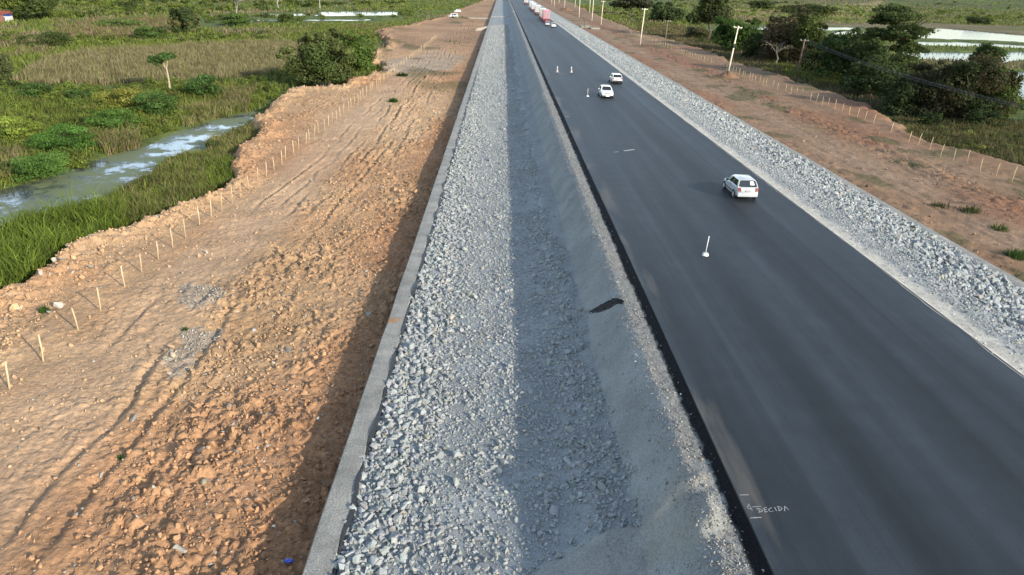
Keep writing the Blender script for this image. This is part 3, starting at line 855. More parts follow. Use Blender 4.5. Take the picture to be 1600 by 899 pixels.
# grey gravel of the two dumped patches on the haul track
PP = []
for P in greyL[:2]:
    b0, b1 = P.min(0), P.max(0); q = rng.uniform(b0, b1, (900, 2)); u_ = q + np.stack([fbm(q[:, 0] * .6, q[:, 1] * .6, 4, 111), fbm(q[:, 0] * .6, q[:, 1] * .6, 4, 112)], 1) * 1.5; PP.append(q[inpoly(u_[:, 0], u_[:, 1], P) & (rng.uniform(size=len(q)) < vnoise(q[:, 0] * 1.2, q[:, 1] * 1.2, 9) * 1.1)])
q = np.concatenate(PP); z, _ = h_soil_left(q[:, 0], q[:, 1]); size = np.exp(rng.normal(0, .45, len(q))) * .045
tag(stones('dumped_gravel', np.stack([q[:, 0], q[:, 1], z + size * .3], 1), size, stonecol(len(q), (.44, .40, .33), .15), T14, .8, M['stone']),
    'two small grey gravel patches dumped on the brown haul track', 'gravel', kind='stuff')


# single pale boulders people could point at
def boulder(px, py, r, label, c=(.48, .45, .40)):
    x, y = unproj(px, py, Z_SOIL_L); z = float(h_soil_left(np.array([x]), np.array([y]))[0][0])
    V, F = T14[random.randrange(14)]; Rm = rotmats(1, .3)[0]
    o = mesh_np('boulder', (V * r) @ Rm.T, F, np.tile(c, (len(V), 1)), False, M['stone']); o.location = (x, y, z + r * .3)
    tag(o, label, 'rock', 'pale rocks on the left soil strip')


boulder(94, 482, .42, 'long whitish rock on brown soil beside a grass tuft, near the left edge')
boulder(79, 491, .22, 'small round whitish rock just below the grass tuft at left')
boulder(28, 488, .30, 'grey rock on the soil rim near the left picture edge')
boulder(107, 390, .32, 'grey rock on the soil rim below the bright tall grass')
boulder(244, 349, .33, 'pale rock on the soil rim beside the stakes, below the stream bank')
boulder(282, 866, .30, 'pale rock among clods at the bottom of the brown soil', (.50, .47, .40))
boulder(372, 710, .24, 'pale rock among clods halfway along the brown soil foreground')


# ------------------------------------------------------------------ vegetation
def blades(x, y, z, h, wdt, lean, c, acc):
    n = len(x); a = rng.uniform(0, 2 * np.pi, n); b = rng.uniform(0, 2 * np.pi, n)
    dx, dy = np.cos(a) * wdt, np.sin(a) * wdt
    lx, ly = np.cos(b) * lean * h, np.sin(b) * lean * h
    V = np.stack([np.stack([x - dx, y - dy, z - .05], 1), np.stack([x + dx, y + dy, z - .05], 1),
                  np.stack([x + lx * .35 + dx * .8, y + ly * .35 + dy * .8, z + h * .6], 1), np.stack([x + lx * .35 - dx * .8, y + ly * .35 - dy * .8, z + h * .6], 1),
                  np.stack([x + lx, y + ly, z + h * np.sqrt(np.clip(1 - lean ** 2, .2, 1))], 1)], 1)
    i = np.arange(n)[:, None] * 5
    acc.add(V.reshape(-1, 3), [i + np.array([[0, 1, 2, 3]]), i + np.array([[3, 2, 4]])], np.repeat(c, 5, 0))


def polyfill(P, n, z=None):
    b0, b1 = P.min(0), P.max(0); q = rng.uniform(b0, b1, (n * 3, 2)); q = q[inpoly(q[:, 0], q[:, 1], P)][:n]; return q


def viewfill(px, n, z):
    """random ground points, thinning out with distance"""
    P = np.array(px, float); b0, b1 = P.min(0), P.max(0); q = rng.uniform(b0, b1, (n * 4, 2)); q = q[inpoly(q[:, 0], q[:, 1], P)][:n]
    return np.array([unproj(a, b, z) for a, b in q])


def tuftcol(n, base, var=.18, mixc=None, mixp=0.0):
    c = np.array(base)[None] * np.clip(rng.normal(1, var, n), .5, 1.7)[:, None]
    if mixc is not None:
        k = rng.uniform(size=n) < mixp; c[k] = np.array(mixc)[None] * np.clip(rng.normal(1, var, k.sum()), .5, 1.6)[:, None]
    return c


def grass_area(acc, px, n, h, wdt, base, mixc=None, mixp=0, lean=.4, zref=GZL, clump=0.5, maxh=None):
    P = W(px, zref); q = polyfill(P, n); x, y = q.T
    cn = vnoise(x * clump, y * clump, 211); k = rng.uniform(size=len(x)) < 0.35 + cn
    x, y = x[k], y[k]; z = h_ter(x, y); wl = WATER_L if zref < -5 else WATER_R
    k = z > wl - 0.12; x, y, z = x[k], y[k], z[k]
    hh = h * np.exp(rng.normal(0, .3, len(x))) * (0.6 + 0.8 * vnoise(x * .4, y * .4, 213))
    sh = np.clip(0.7 + 0.6 * vnoise(x * .6, y * .6, 217), .5, 1.4)[:, None]
    blades(x, y, z, hh, np.full(len(x), wdt), np.clip(rng.normal(lean, .18, len(x)), 0, .85), tuftcol(len(x), base, .18, mixc, mixp) * sh, acc)


BR, GN, TN, OL = (.20, .27, .04), (.155, .215, .04), (.31, .25, .13), (.215, .235, .06)
ac = Acc()
grass_area(ac, [(-160, 540), (-160, 430), (0, 372), (50, 350), (110, 332), (150, 340), (205, 362), (150, 376), (100, 394), (78, 426), (40, 452), (0, 470)], 26000, 1.25, .035, BR, GN, .35, .5)
grass_area(ac, [(110, 332), (190, 305), (200, 330), (200, 364), (150, 345)], 6000, .9, .03, BR, OL, .4, .45)
grass_area(ac, [(365, 254), (372, 285), (340, 300), (320, 290), (330, 262)], 5000, .8, .035, BR, GN, .3, .45)
tag(ac.build('tall_grass', M['grass']), 'tall bright green grass on the stream bank beside the brown soil', 'grass', kind='stuff')
ac = Acc()
grass_area(ac, [(150, 330), (190, 303), (235, 275), (265, 250), (325, 238), (368, 252), (368, 288), (300, 320), (200, 364)], 24000, .75, .035, OL, TN, .26, .5); grass_area(ac, [(150, 330), (190, 303), (235, 275), (265, 250), (325, 238), (368, 252), (368, 288), (300, 320), (200, 364)], 9000, .7, .035, BR, GN, .4, .5)
grass_area(ac, [(325, 238), (323, 224), (375, 204), (405, 190), (410, 212), (378, 228), (366, 252)], 7000, .8, .04, OL, TN, .35, .5)
tag(ac.build('bank_grass', M['grass']), 'olive and straw-coloured grass on the bank between the stream and the soil', 'grass', kind='stuff')
ac = Acc()
grass_area(ac, [(18, 133), (45, 106), (80, 91), (130, 83), (200, 77), (300, 71), (420, 65), (478, 69), (460, 106), (400, 120), (340, 124), (250, 130), (170, 134)], 60000, .95, .06, (.31, .26, .14), (.25, .24, .085), .35, .3)
grass_area(ac, [(85, 62), (95, 45), (150, 33), (270, 30), (290, 48), (240, 58), (170, 62)], 22000, 1.1, .14, (.26, .20, .11), OL, .3, .3)
tag(ac.build('reed_field', M['grass']), 'broad field of dry tan reeds left of the stream', 'reeds', kind='stuff')
ac = Acc()
for p in ([(280, 176), (380, 150), (392, 177), (325, 190), (285, 197)], [(135, 222), (215, 205), (222, 226), (170, 241)], [(-60, 262), (40, 240), (45, 272), (-60, 302)], [(345, 148), (400, 140), (392, 165), (370, 170)]):
    grass_area(ac, p, 2600, 1.1, .045, TN, OL, .4, .5)
tag(ac.build('dry_reeds', M['grass']), 'clumps of dry straw reeds along the far bank of the stream', 'reeds', kind='stuff')
ac = Acc()
grass_area(ac, [(-100, 150), (150, 148), (300, 140), (400, 125), (420, 165), (300, 190), (160, 240), (0, 294), (-200, 320), (-200, 180)], 30000, .8, .05, OL, BR, .5, .5)
grass_area(ac, [(0, 70), (120, 64), (420, 56), (420, 66), (200, 77), (60, 90), (0, 120)], 14000, .7, .10, BR, OL, .3, .5)
grass_area(ac, [(410, 68), (420, 46), (600, 36), (640, 42), (600, 60), (585, 78), (540, 92), (480, 72)], 16000, .7, .12, OL, GN, .4, .5)
tag(ac.build('marsh_grass', M['grass']), 'mixed green and olive marsh grass across the left-hand wetland', 'grass', kind='stuff')
ac = Acc()
grass_area(ac, [(1390, 186), (1480, 178), (1600, 195), (1750, 220), (1750, 320), (1700, 298), (1600, 262), (1520, 242), (1425, 216)], 26000, .55, .045, (.12, .125, .045), (.22, .18, .09), .3, .5, GZR)
grass_area(ac, [(960, 32), (1060, 40), (1150, 68), (1260, 100), (1380, 160), (1375, 180), (1290, 143), (1160, 104), (1040, 62), (960, 42)], 34000, .7, .09, (.15, .135, .06), (.24, .19, .11), .35, .4, GZR)
grass_area(ac, [(1200, 98), (1300, 113), (1420, 128), (1400, 136), (1300, 135), (1230, 120)], 9000, .7, .08, OL, BR, .3, .4, GZR)
tag(ac.build('marsh_grass', M['grass']), 'olive and straw marsh grass right of the fence stakes', 'grass', kind='stuff')

ac = Acc()
FARC = [(.22, .21, .07), (.16, .20, .05), (.19, .235, .05), (.27, .22, .12)]
for px, n, zr, h in ([[(-120, 130), (20, 130), (100, 60), (85, 45), (300, 30), (640, 20), (640, 4), (300, -10), (-120, 0)], 42000, GZL, 1.0],
                     [[(0, 62), (280, 48), (420, 36), (600, 36), (640, 41), (600, 60), (420, 60), (200, 74), (60, 92), (0, 100)], 16000, GZL, .8],
                     [[(560, 16), (700, 16), (780, 8), (780, -8), (540, -6)], 12000, GZL, .8],
                     [[(640, 14), (720, 10), (700, 28), (640, 42), (590, 48), (440, 46), (380, 37), (590, 36), (630, 27)], 9000, GZL, .45],
                     [[(420, 150), (470, 136), (540, 136), (610, 110), (600, 72), (560, 66), (450, 95), (420, 125)], 7000, GZL, .9],
                     [[(940, 10), (1100, 0), (1600, 0), (1700, 40), (1600, 42), (1430, 36), (1130, 40), (1000, 45)], 45000, GZR, 1.0],
                     [[(900, 8), (940, 10), (1000, 45), (990, 48), (930, 22)], 9000, GZR, .9],
                     [[(1360, 60), (1600, 76), (1700, 100), (1700, 200), (1590, 165), (1500, 120), (1360, 95)], 14000, GZR, .7]):
    q = viewfill(px, n // 2, zr); x, y = q.T; k = (y > 40) & (y < 2600); x, y = x[k], y[k]
    z = h_ter(x, y); k = z > (WATER_L if zr < -5 else WATER_R) - .1; x, y, z = x[k], y[k], z[k]
    m_ = vnoise(x * .035, y * .018, 221) + .35 * fbm(x * .2, y * .1, 3, 223)
    ci = np.clip((m_ * 4.6 - .3), 0, 3.99).astype(int)
    cc = np.array(FARC)[ci] * np.clip(rng.normal(1, .2, len(x)), .5, 1.6)[:, None]
    blades(x, y, z, h * np.exp(rng.normal(0, .35, len(x))), np.maximum(.10, y * .0007), np.clip(rng.normal(.35, .2, len(x)), 0, .8), cc, ac)
tag(ac.build('field_grass', M['grass']), 'rough green and tan grass of the far fields on both sides', 'grass', kind='stuff')


def leaf_blob(n, rad, leaf, base, var=.22, shell=.55, droop=0, clumps=9, mixc=None, mixp=0):
    """a crown or bush as leaf clumps; returns V,F,C"""
    rad = np.array(rad, float)
    cc = rng.normal(size=(clumps, 3)); cc /= np.linalg.norm(cc, axis=1)[:, None]; cc *= rng.uniform(shell, .85, (clumps, 1))
    cc[:, 2] = np.abs(cc[:, 2]) * 1.1 - .25
    cs = rng.uniform(.26, .50, clumps); ct = np.clip(rng.normal(1, var, clumps), .55, 1.5)
    k = rng.integers(0, clumps, n)
    d = rng.normal(size=(n, 3)); d /= np.linalg.norm(d, axis=1)[:, None]
    p = cc[k] + d * (cs[k] * rng.uniform(.55, 1.0, n) ** .6)[:, None] * np.array([1, 1, .8])
    p = p * rad
    nrm = d * .9 + rng.normal(size=(n, 3)) * .55 + np.array([0, 0, .35]); nrm /= np.linalg.norm(nrm, axis=1)[:, None]
    u = np.cross(nrm, rng.normal(size=(n, 3))); u /= np.linalg.norm(u, axis=1)[:, None]; v = np.cross(nrm, u)
    s = leaf * np.exp(rng.normal(0, .3, n))[:, None]
    V = np.stack([p - u * s * .5, p - v * s * .27 + nrm * s * .06, p + u * s * .5, p + v * s * .27 + nrm * s * .06], 1)
    c = np.array(base)[None] * ct[k][:, None] * np.clip(rng.normal(1, .13, n), .6, 1.5)[:, None]
    if mixc is not None:
        mk = rng.uniform(size=clumps) < mixp; q = mk[k]; c[q] = np.array(mixc)[None] * np.clip(rng.normal(1, .18, q.sum()), .6, 1.5)[:, None]
    return V.reshape(-1, 3), np.arange(4 * n).reshape(n, 4), np.repeat(c, 4, 0)


# undergrowth masses
def undergrowth(name, label, polys, zref, seedb):
    acc = Acc(); bases = [(.155, .205, .04), (.20, .255, .046), (.09, .12, .032), (.22, .225, .06), (.12, .12, .055)]
    tn = [leaf_blob(420, (1, 1, .85), .17, (1, 1, 1), .25, .5, clumps=10) for _ in range(9)]; tf = [leaf_blob(170, (1, 1, .85), .27, (1, 1, 1), .25, .5, clumps=9) for _ in range(9)]
    for px, n, r0, r1, pal in polys:
        P = W(px, zref); q = polyfill(P, n) if max(p[1] for p in px) > 45 else viewfill(px, n, zref)
        for x, y in q:
            if y > 2500 or y < 0: continue
            z = float(h_ter(np.array([x]), np.array([y]))[0])
            if z < (WATER_L if zref < -5 else WATER_R) - .1: continue
            r = random.uniform(r0, r1) ; V, F, C = (tn if y < 150 else tf)[random.randrange(9)]
            t = random.uniform(0, 6.28); R_ = np.array([[math.cos(t), -math.sin(t), 0], [math.sin(t), math.cos(t), 0], [0, 0, 1]])
            b = np.array(bases[random.choice(pal)]) * random.uniform(.8, 1.25)
            acc.add((V * np.array([r, r, r * random.uniform(.6, 1.0)])) @ R_.T + np.array([x, y, z + r * .15]), F, C * b)
    o = acc.build(name, M['leaf']); tag(o, label, 'undergrowth', kind='stuff'); return o


undergrowth('undergrowth', 'mixed low shrubs and weeds massed across the left wetland', [
    ([(-60, 165), (160, 150), (290, 165), (280, 198), (160, 245), (60, 285), (-80, 305)], 210, .8, 1.8, [0, 0, 1, 1, 2, 3]),
    ([(0, 136), (170, 135), (400, 123), (455, 112), (440, 150), (400, 160), (300, 160), (150, 158), (0, 160)], 230, .8, 1.9, [0, 0, 2, 1, 3]),
    ([(0, 58), (110, 60), (420, 52), (420, 62), (180, 72), (0, 78)], 110, 1.0, 2.6, [0, 0, 1, 2]),
    ([(-80, 34), (90, 30), (500, 14), (640, 6), (600, -8), (300, -10), (-80, -4)], 420, 2.0, 5.0, [0, 0, 2, 2, 1]),
    ([(300, 40), (600, 30), (650, 26), (640, 12), (500, 14), (300, 26)], 90, 1.5, 3.0, [0, 2, 0]),
    ([(520, 134), (600, 100), (610, 104), (600, 114), (560, 130)], 50, .6, 1.3, [0, 1, 1]),
    ([(440, 95), (560, 75), (590, 72), (560, 92), (540, 120), (450, 130)], 90, .9, 1.9, [0, 0, 1, 3]),
    ([(425, 150), (470, 137), (540, 137), (612, 108), (600, 98), (540, 110), (450, 120)], 70, .6, 1.3, [0, 1, 3]),
    ([(330, 262), (345, 205), (390, 190), (405, 195), (400, 212), (372, 228)], 30, .4, .9, [2, 0, 3]),
], GZL, 1)
undergrowth('undergrowth', 'mixed dark shrubs and scrub massed beyond the right-hand fence', [
    ([(1080, 72), (1190, 75), (1300, 105), (1420, 150), (1600, 195), (1700, 215), (1700, 180), (1590, 160), (1430, 120), (1330, 95), (1200, 60), (1090, 50)], 170, 1.2, 2.6, [2, 2, 4, 0, 4]),
    ([(1090, 60), (1190, 62), (1300, 88), (1400, 115), (1520, 150), (1590, 165), (1600, 195), (1430, 160), (1320, 125), (1190, 85)], 230, 1.8, 3.6, [2, 2, 4, 0, 2]),
    ([(930, 22), (1000, 40), (1100, 70), (1100, 40), (1050, 22), (960, 2)], 150, 1.2, 2.8, [2, 4, 0, 3]),
    ([(1150, 22), (1250, 8), (1600, 10), (1600, 33), (1400, 27), (1200, 27)], 230, 1.5, 4.5, [0, 0, 2, 1]),
    ([(940, 8), (1100, 12), (1400, 3), (1600, 5), (1600, -6), (1100, -8), (920, -4)], 220, 2.5, 6.0, [2, 0, 4, 3]),
    ([(1400, 200), (1460, 190), (1600, 215), (1600, 240), (1450, 222)], 26, .5, 1.1, [3, 0, 2]),
    ([(990, 47), (1040, 61), (1160, 102), (1290, 141), (1350, 164), (1400, 195), (1425, 214), (1600, 258), (1600, 248), (1430, 205), (1300, 135), (1160, 94), (1000, 44)], 170, .4, 1.1, [2, 2, 0, 3]),
], GZR, 2)


def gz(x, y): return float(h_ter(np.array([x], float), np.array([y], float))[0])


def tree(px, py, top, wpx, label, kind='round', base=(.05, .085, .025), name='tree', cat='tree', group=None, n=900, mixc=None, mixp=0, leaf=None,
         bark=(.16, .13, .10), side=None, trunks=1, lean=0.0, low=.18):
    side = side or ('L' if px < 790 else 'R')
    gain = np.array((2.45, 2.3, 1.7)) if side == 'L' else np.array((1.55, 1.45, 1.25))
    base = tuple(np.array(base) * gain); mixc = None if mixc is None else tuple(np.array(mixc) * gain)
    zr = GZL if side == 'L' else GZR
    x, y = unproj(px, py, zr); z = gz(x, y)
    dist = math.hypot(y, CAM_H) ; sc_ = dist / FPX
    h = max(1.0, (py - top) * sc_ * 1.04); r = wpx * sc_ / 2
    leaf = leaf or (max(.17, dist * 0.0021) if kind == 'bush' else max(.30, dist * 0.0031))
    n = int(n * (3.2 if kind == 'round' else 2.4 if kind == 'umbrella' else 3.4 if kind == 'bush' else 1.6))
    t = empty(name, (x, y, z)); tag(t, label, cat, group)
    # trunk with limbs
    a = Acc(); crown = Acc()
    if kind == 'bush': hb = .3 * h
    else: hb = h * {'round': .32, 'umbrella': .62, 'tuft': .62, 'bare': .5}.get(kind, .38)
    r0 = max(.06, .018 * h + .02 * r) * (.62 if trunks > 1 else 1)
    tips = []
    nl = {'bush': 5, 'round': 7, 'umbrella': 9, 'tuft': 3, 'bare': 9}[kind]
    for q in range(trunks):
        ang = random.uniform(0, 6.28); ang = ang if trunks == 1 else q * 6.28 / trunks + random.uniform(-.4, .4); sp = 0 if trunks == 1 else r * random.uniform(.3, .5)
        bx, by = math.cos(ang) * r0 * (trunks > 1) * 2.6, math.sin(ang) * r0 * (trunks > 1) * 2.6
        fx, fy = math.cos(ang) * sp + lean * h * .3, math.sin(ang) * sp
        mid = (bx * .5 + fx * .5 + random.uniform(-.1, .1) * r, by * .5 + fy * .5 + random.uniform(-.1, .1) * r, hb * .5)
        a.tube([(bx, by, -.15), mid, (fx, fy, hb)], [r0, r0 * .8, r0 * .62], 7, bark)
        for k in range(max(2, nl // trunks)):
            an = random.uniform(0, 6.28); rr = r * random.uniform(.45, .85); zt = hb + (h - hb) * random.uniform(.25, .85)
            if kind == 'umbrella': zt = h * random.uniform(.8, .95); rr = r * random.uniform(.4, .9)
            e = (fx + math.cos(an) * rr, fy + math.sin(an) * rr, zt)
            m = (fx + math.cos(an) * rr * .4 + random.uniform(-.1, .1) * r, fy + math.sin(an) * rr * .4, hb + (zt - hb) * .6)
            a.tube([(fx, fy, hb * random.uniform(.75, 1)), m, e], [r0 * .45, r0 * .3, r0 * .1], 5, bark); tips.append(e)
            if kind == 'bare':
                for _ in range(3):
                    e2 = tuple(e[i] + random.uniform(-.25, .25) * (r if i < 2 else h * .5) for i in range(3))
                    a.tube([m, e2], [r0 * .18, r0 * .05], 4, bark)
    a.build('trunk', M['bark'], t)
    if kind == 'bare':
        V, F, C = leaf_blob(max(30, n // 12), (r * .9, r * .9, (h - hb) * .5), leaf, base, clumps=10); V[:, 2] += hb + (h - hb) * .45; crown.add(V, F, C)
    elif kind == 'umbrella':
        for k in range(16):
            an = random.uniform(0, 6.28); lv = k / 15; q = r * random.uniform(.1, .45 + .35 * (1 - lv)); V, F, C = leaf_blob(n // 13, (r * .5, r * .5, h * .07), leaf, base, .25, mixc=mixc, mixp=mixp)
            V += np.array([math.cos(an) * q, math.sin(an) * q, h * (.48 + .47 * lv) + random.uniform(-.04, .03) * h]); crown.add(V, F, C)
    elif kind == 'tuft':
        for e in tips + [(lean * h * .3, 0, h * .86)]:
            V, F, C = leaf_blob(n // 4, (r * .52, r * .52, h * .13), leaf, base, .25); V += np.array(e); crown.add(V, F, C)
    else:
        zc = h * (.5 + low * .5); rz = h * (1 - low) * .55
        V, F, C = leaf_blob(n, (r, r, rz), leaf, base, .25, clumps=22 if kind == 'round' else 12, mixc=mixc, mixp=mixp); V[:, 2] += zc - rz * .12; V[:, 2] = np.maximum(V[:, 2], .05); crown.add(V, F, C)
        if kind == 'round':
            for e in tips:
                V, F, C = leaf_blob(n // 16, (r * .34, r * .34, rz * .3), leaf, base, .25, clumps=6); V += np.array(e); crown.add(V, F, C)
    if (kind == 'round' and low < .1) or kind == 'bush':
        V, F, C = leaf_blob(int(n * .7), (r * .95, r * .95, h * .36), leaf, base, .25, clumps=20, mixc=mixc, mixp=mixp); V[:, 2] = np.maximum(V[:, 2] + h * .2, .05); crown.add(V, F, C)
    crown.build('crown' if kind != 'bush' else 'foliage', M['leaf'], t)
    return t


DK, MD, LT, GY, BRN = (.046, .066, .024), (.07, .10, .03), (.085, .135, .032), (.10, .105, .055), (.11, .09, .05)
# right of the road
tree(1105, 64, -2, 62, 'tall dark dense tree at the left end of the right-hand grove', 'round', DK, n=1500, mixc=GY, mixp=.25)
tree(1148, 80, 32, 76, 'bushy bright green tree below the tall dark tree, left of the leaning pole top', 'round', (.05, .10, .024), n=1400, low=.02)
tree(1228, 98, 20, 84, 'half-dry brownish tree with grey limbs beside the first pond', 'round', (.06, .062, .035), n=1500, mixc=(.12, .09, .055), mixp=.4, low=.05)
tree(1258, 104, 22, 46, 'narrow green tree behind the brown utility pole', 'round', MD, n=900)
tree(1210, 102, 66, 62, 'bare grey branching shrub in front of the half-dry tree', 'bare', GY, 'shrub', 'shrub', n=500, bark=(.30, .27, .23))
tree(1322, 128, 58, 100, 'wide dark green tree between the brown pole and the umbrella tree', 'round', (.04, .07, .024), n=1700, low=.02)
tree(1392, 140, 24, 112, 'tall umbrella-shaped tree with flat layered crown against the ponds', 'umbrella', (.045, .07, .024), n=4200)
tree(1400, 146, 80, 84, 'light green open tree under the umbrella-shaped crown', 'round', (.075, .105, .035), n=1300, low=.05)
tree(1452, 182, 100, 96, 'dark brownish shaded thicket tree over the power lines', 'round', (.038, .044, .024), n=1700, mixc=BRN, mixp=.25, low=0)
tree(1508, 186, 80, 128, 'broadest dark tree of the right-hand grove with flat green top', 'round', (.036, .055, .022), n=2600, mixc=(.075, .062, .036), mixp=.4, low=0)
tree(1535, 120, 70, 52, 'small leafy green tree standing up against the pond behind the broadest tree', 'round', (.045, .085, .026), n=800)
tree(1552, 190, 110, 46, 'green feathery tree at the right end of the grove by the pond', 'round', (.06, .095, .026), n=1400, low=0)
tree(1452, 197, 172, 36, 'small dark bush on the grass in front of the right-hand grove', 'bush', (.035, .06, .022), 'bush', 'bush', n=500)
tree(1536, 198, 170, 60, 'low dark bush at the foot of the broadest grove tree', 'bush', (.04, .065, .025), 'bush', 'bush', n=600)
tree(985, 24, -4, 58, 'grey-green tree behind the third white pole from the front', 'round', (.05, .06, .035), n=900, mixc=GY, mixp=.4)
tree(1040, 34, 8, 46, 'low mid-green tree left of the tall dark tree', 'round', (.05, .075, .03), n=800, low=.02)
tree(1085, 60, 42, 40, 'grey-green bush at the foot of the tall dark tree', 'bush', GY, 'bush', 'bush', n=500)
tree(1528, 38, 27, 34, 'dark lone bush on the tan reeds beyond the ponds', 'bush', DK, 'bush', 'bush', n=350)
tree(1262, 22, 8, 90, 'wide dark green bush in the far field above the half-dry tree', 'bush', DK, 'bush', 'bush', n=600)
tree(1190, 14, 2, 40, 'dark bush in the far field right of the tall dark tree', 'bush', DK, 'bush', 'bush', n=350)
tree(1290, 116, 62, 70, 'dark green tree low between the brown pole and the wide dark tree', 'round', DK, n=1300, low=0)
tree(1360, 150, 92, 90, 'dark green rounded tree filling the gap below the umbrella tree', 'round', (.04, .062, .024), n=1500, low=0)
tree(1420, 168, 110, 80, 'dark shaded tree just left of the brownish thicket tree', 'round', (.036, .05, .024), n=1400, low=0)
tree(1190, 92, 50, 60, 'dark green tree between the leaning pole top and the half-dry tree', 'round', DK, n=1200, low=0)
tree(1345, 112, 52, 66, 'mid-green tree rising left of the umbrella-shaped tree', 'round', (.05, .08, .026), n=1200, low=0)
tree(1408, 180, 122, 64, 'low dark green tree filling the grove between umbrella tree and thicket', 'round', (.042, .062, .026), n=1300, low=0)
# left of the soil
tree(505, 137, 56, 96, 'large grey-green tree with several pale trunks at the soil edge', 'round', (.066, .085, .036), n=3000, mixc=(.05, .078, .03), mixp=.35, bark=(.36, .32, .26), trunks=5, low=.06)
tree(548, 112, 52, 76, 'dense green bush-tree joined to the right of the pale-trunked tree', 'round', (.06, .10, .028), n=1700, low=.02)
tree(266, 146, 90, 50, 'slim tree with bare pale trunk and tufted green top over the reeds', 'tuft', (.035, .07, .024), n=800, bark=(.55, .46, .32))
tree(290, 52, 14, 42, 'dark round tree with greyish skirt before the far left ponds', 'round', (.04, .06, .028), n=1300, mixc=GY, mixp=.35, low=0)
tree(48, 32, -8, 84, 'big broad dark tree at the top left corner beside the house', 'round', (.045, .065, .024), n=2000, mixc=(.09, .12, .03), mixp=.3)
tree(8, 128, 86, 34, 'greyish bush at the left picture edge beside the reeds', 'bush', (.055, .07, .035), 'bush', 'bush', n=700)
tree(322, 152, 118, 60, 'dark green bush right of the slim pale-trunked tree', 'bush', (.035, .07, .024), 'bush', 'bush', n=900)
tree(195, 172, 138, 80, 'rounded yellow-olive bush in front of the reed field', 'bush', (.12, .13, .035), 'bush', 'bush', n=1000)
tree(55, 156, 130, 50, 'dark green bush at the left end of the reed field', 'bush', (.04, .075, .024), 'bush', 'bush', n=700)
tree(128, 158, 138, 44, 'dark green bush halfway along the front of the reeds', 'bush', (.045, .08, .026), 'bush', 'bush', n=600)
tree(245, 178, 142, 70, 'dense dark green bush beside the yellow-olive bush', 'bush', (.042, .08, .026), 'bush', 'bush', n=1000)
tree(180, 205, 170, 80, 'leafy deep green bush near the bend of the stream', 'bush', (.05, .10, .026), 'bush', 'bush', n=1100)
tree(105, 235, 192, 100, 'broad leafy green bush on the far bank of the stream', 'bush', (.05, .11, .027), 'bush', 'bush', n=1400)
tree(62, 272, 232, 90, 'green bush hanging over the far bank at the left', 'bush', (.055, .11, .03), 'bush', 'bush', n=1200)
tree(20, 215, 180, 80, 'yellow-green bush at the left picture edge above the stream', 'bush', (.11, .15, .035), 'bush', 'bush', n=1000)
tree(186, 200, 184, 28, 'small dry brown bush among the green bushes by the stream', 'bush', (.17, .12, .07), 'bush', 'bush', n=350)
tree(335, 232, 215, 22, 'small dark bush at the water edge where the stream narrows', 'bush', (.04, .06, .025), 'bush', 'bush', n=300)
tree(80, 74, 52, 70, 'low dark bush row left of the far tan reeds', 'bush', DK, 'bush', 'bush', n=600)
tree(240, 62, 42, 54, 'rounded green bush between the two tan reed fields', 'bush', (.05, .085, .028), 'bush', 'bush', n=700)
tree(190, 44, 30, 70, 'low far green bush beyond the far tan reeds', 'bush', (.055, .085, .03), 'bush', 'bush', n=500)
tree(372, 40, -4, 30, 'thin leafless tree with creeper at its foot by the far left ponds', 'bare', MD, n=400, bark=(.35, .33, .29))
tree(368, 41, 24, 44, 'green bush around the thin leafless tree', 'bush', (.05, .09, .028), 'bush', 'bush', n=500)
tree(436, 15, -14, 40, 'pale leafless tree above the far left pond, left of a pair', 'bare', GY, n=300, bark=(.42, .40, .35))
tree(500, 13, -14, 36, 'pale leafless tree above the far left pond, right of a pair', 'bare', GY, n=300, bark=(.42, .40, .35))
tree(449, 36, 22, 24, 'small dark bush between the two bright strips of far pond', 'bush', DK, 'bush', 'bush', n=300)
tree(720, 32, 27, 30, 'low green scrub bush on the soil below the parked vehicle', 'bush', GY, 'bush', 'bush', n=250)


# weeds on the soil
def weed(px, py, r, n, label, hf, zr, c=(.075, .15, .03)):
    x, y = unproj(px, py, zr); z = float(hf(np.array([x]), np.array([y]))[0][0])
    a = Acc(); q = np.clip(rng.normal(0, r * .3, (n, 2)), -r * .55, r * .55)
    blades(q[:, 0], q[:, 1], np.zeros(n) - .03, np.exp(rng.normal(0, .3, n)) * .42 * (r ** .5), np.full(n, max(.02, y * .0005)), np.clip(rng.normal(.55, .2, n), 0, .85), tuftcol(n, c), a)
    o = a.build('weed_tuft', M['grass']); o.location = (x, y, z); tag(o, label, 'weed', 'green weed tufts on the bare soil'); return o


hl = lambda x, y: h_soil_left(x, y); hr = lambda x, y: h_soil_right(x, y)
weed(615, 160, 1.1, 500, 'bright round green weed tuft alone on the left soil near the stakes', hl, Z_SOIL_L)
weed(628, 119, 1.8, 350, 'flat green weed patch beside the stakes under the large tree', hl, Z_SOIL_L, (.06, .10, .03))
weed(70, 487, .45, 160, 'small green grass tuft beside two whitish rocks at left', hl, Z_SOIL_L)
weed(190, 716, .22, 50, 'tiny green sprout on the brown track in the foreground', hl, Z_SOIL_L)
weed(290, 517, .25, 50, 'tiny green sprout beside the grey gravel patch', hl, Z_SOIL_L)
weed(1518, 330, 1.6, 140, 'thin green weed patch on the right soil, the upper one', hr, Z_SOIL_R, (.09, .11, .035))
weed(1470, 322, 1.3, 110, 'thin olive weed patch left of the upper right weeds', hr, Z_SOIL_R, (.12, .12, .05))
weed(1562, 358, 1.2, 130, 'green weed strip on the right soil, the lower one', hr, Z_SOIL_R, (.09, .12, .035))
weed(1590, 402, 1.3, 350, 'bright green grass tuft beside the right wall at the picture edge', hr, Z_SOIL_R, (.08, .14, .035))

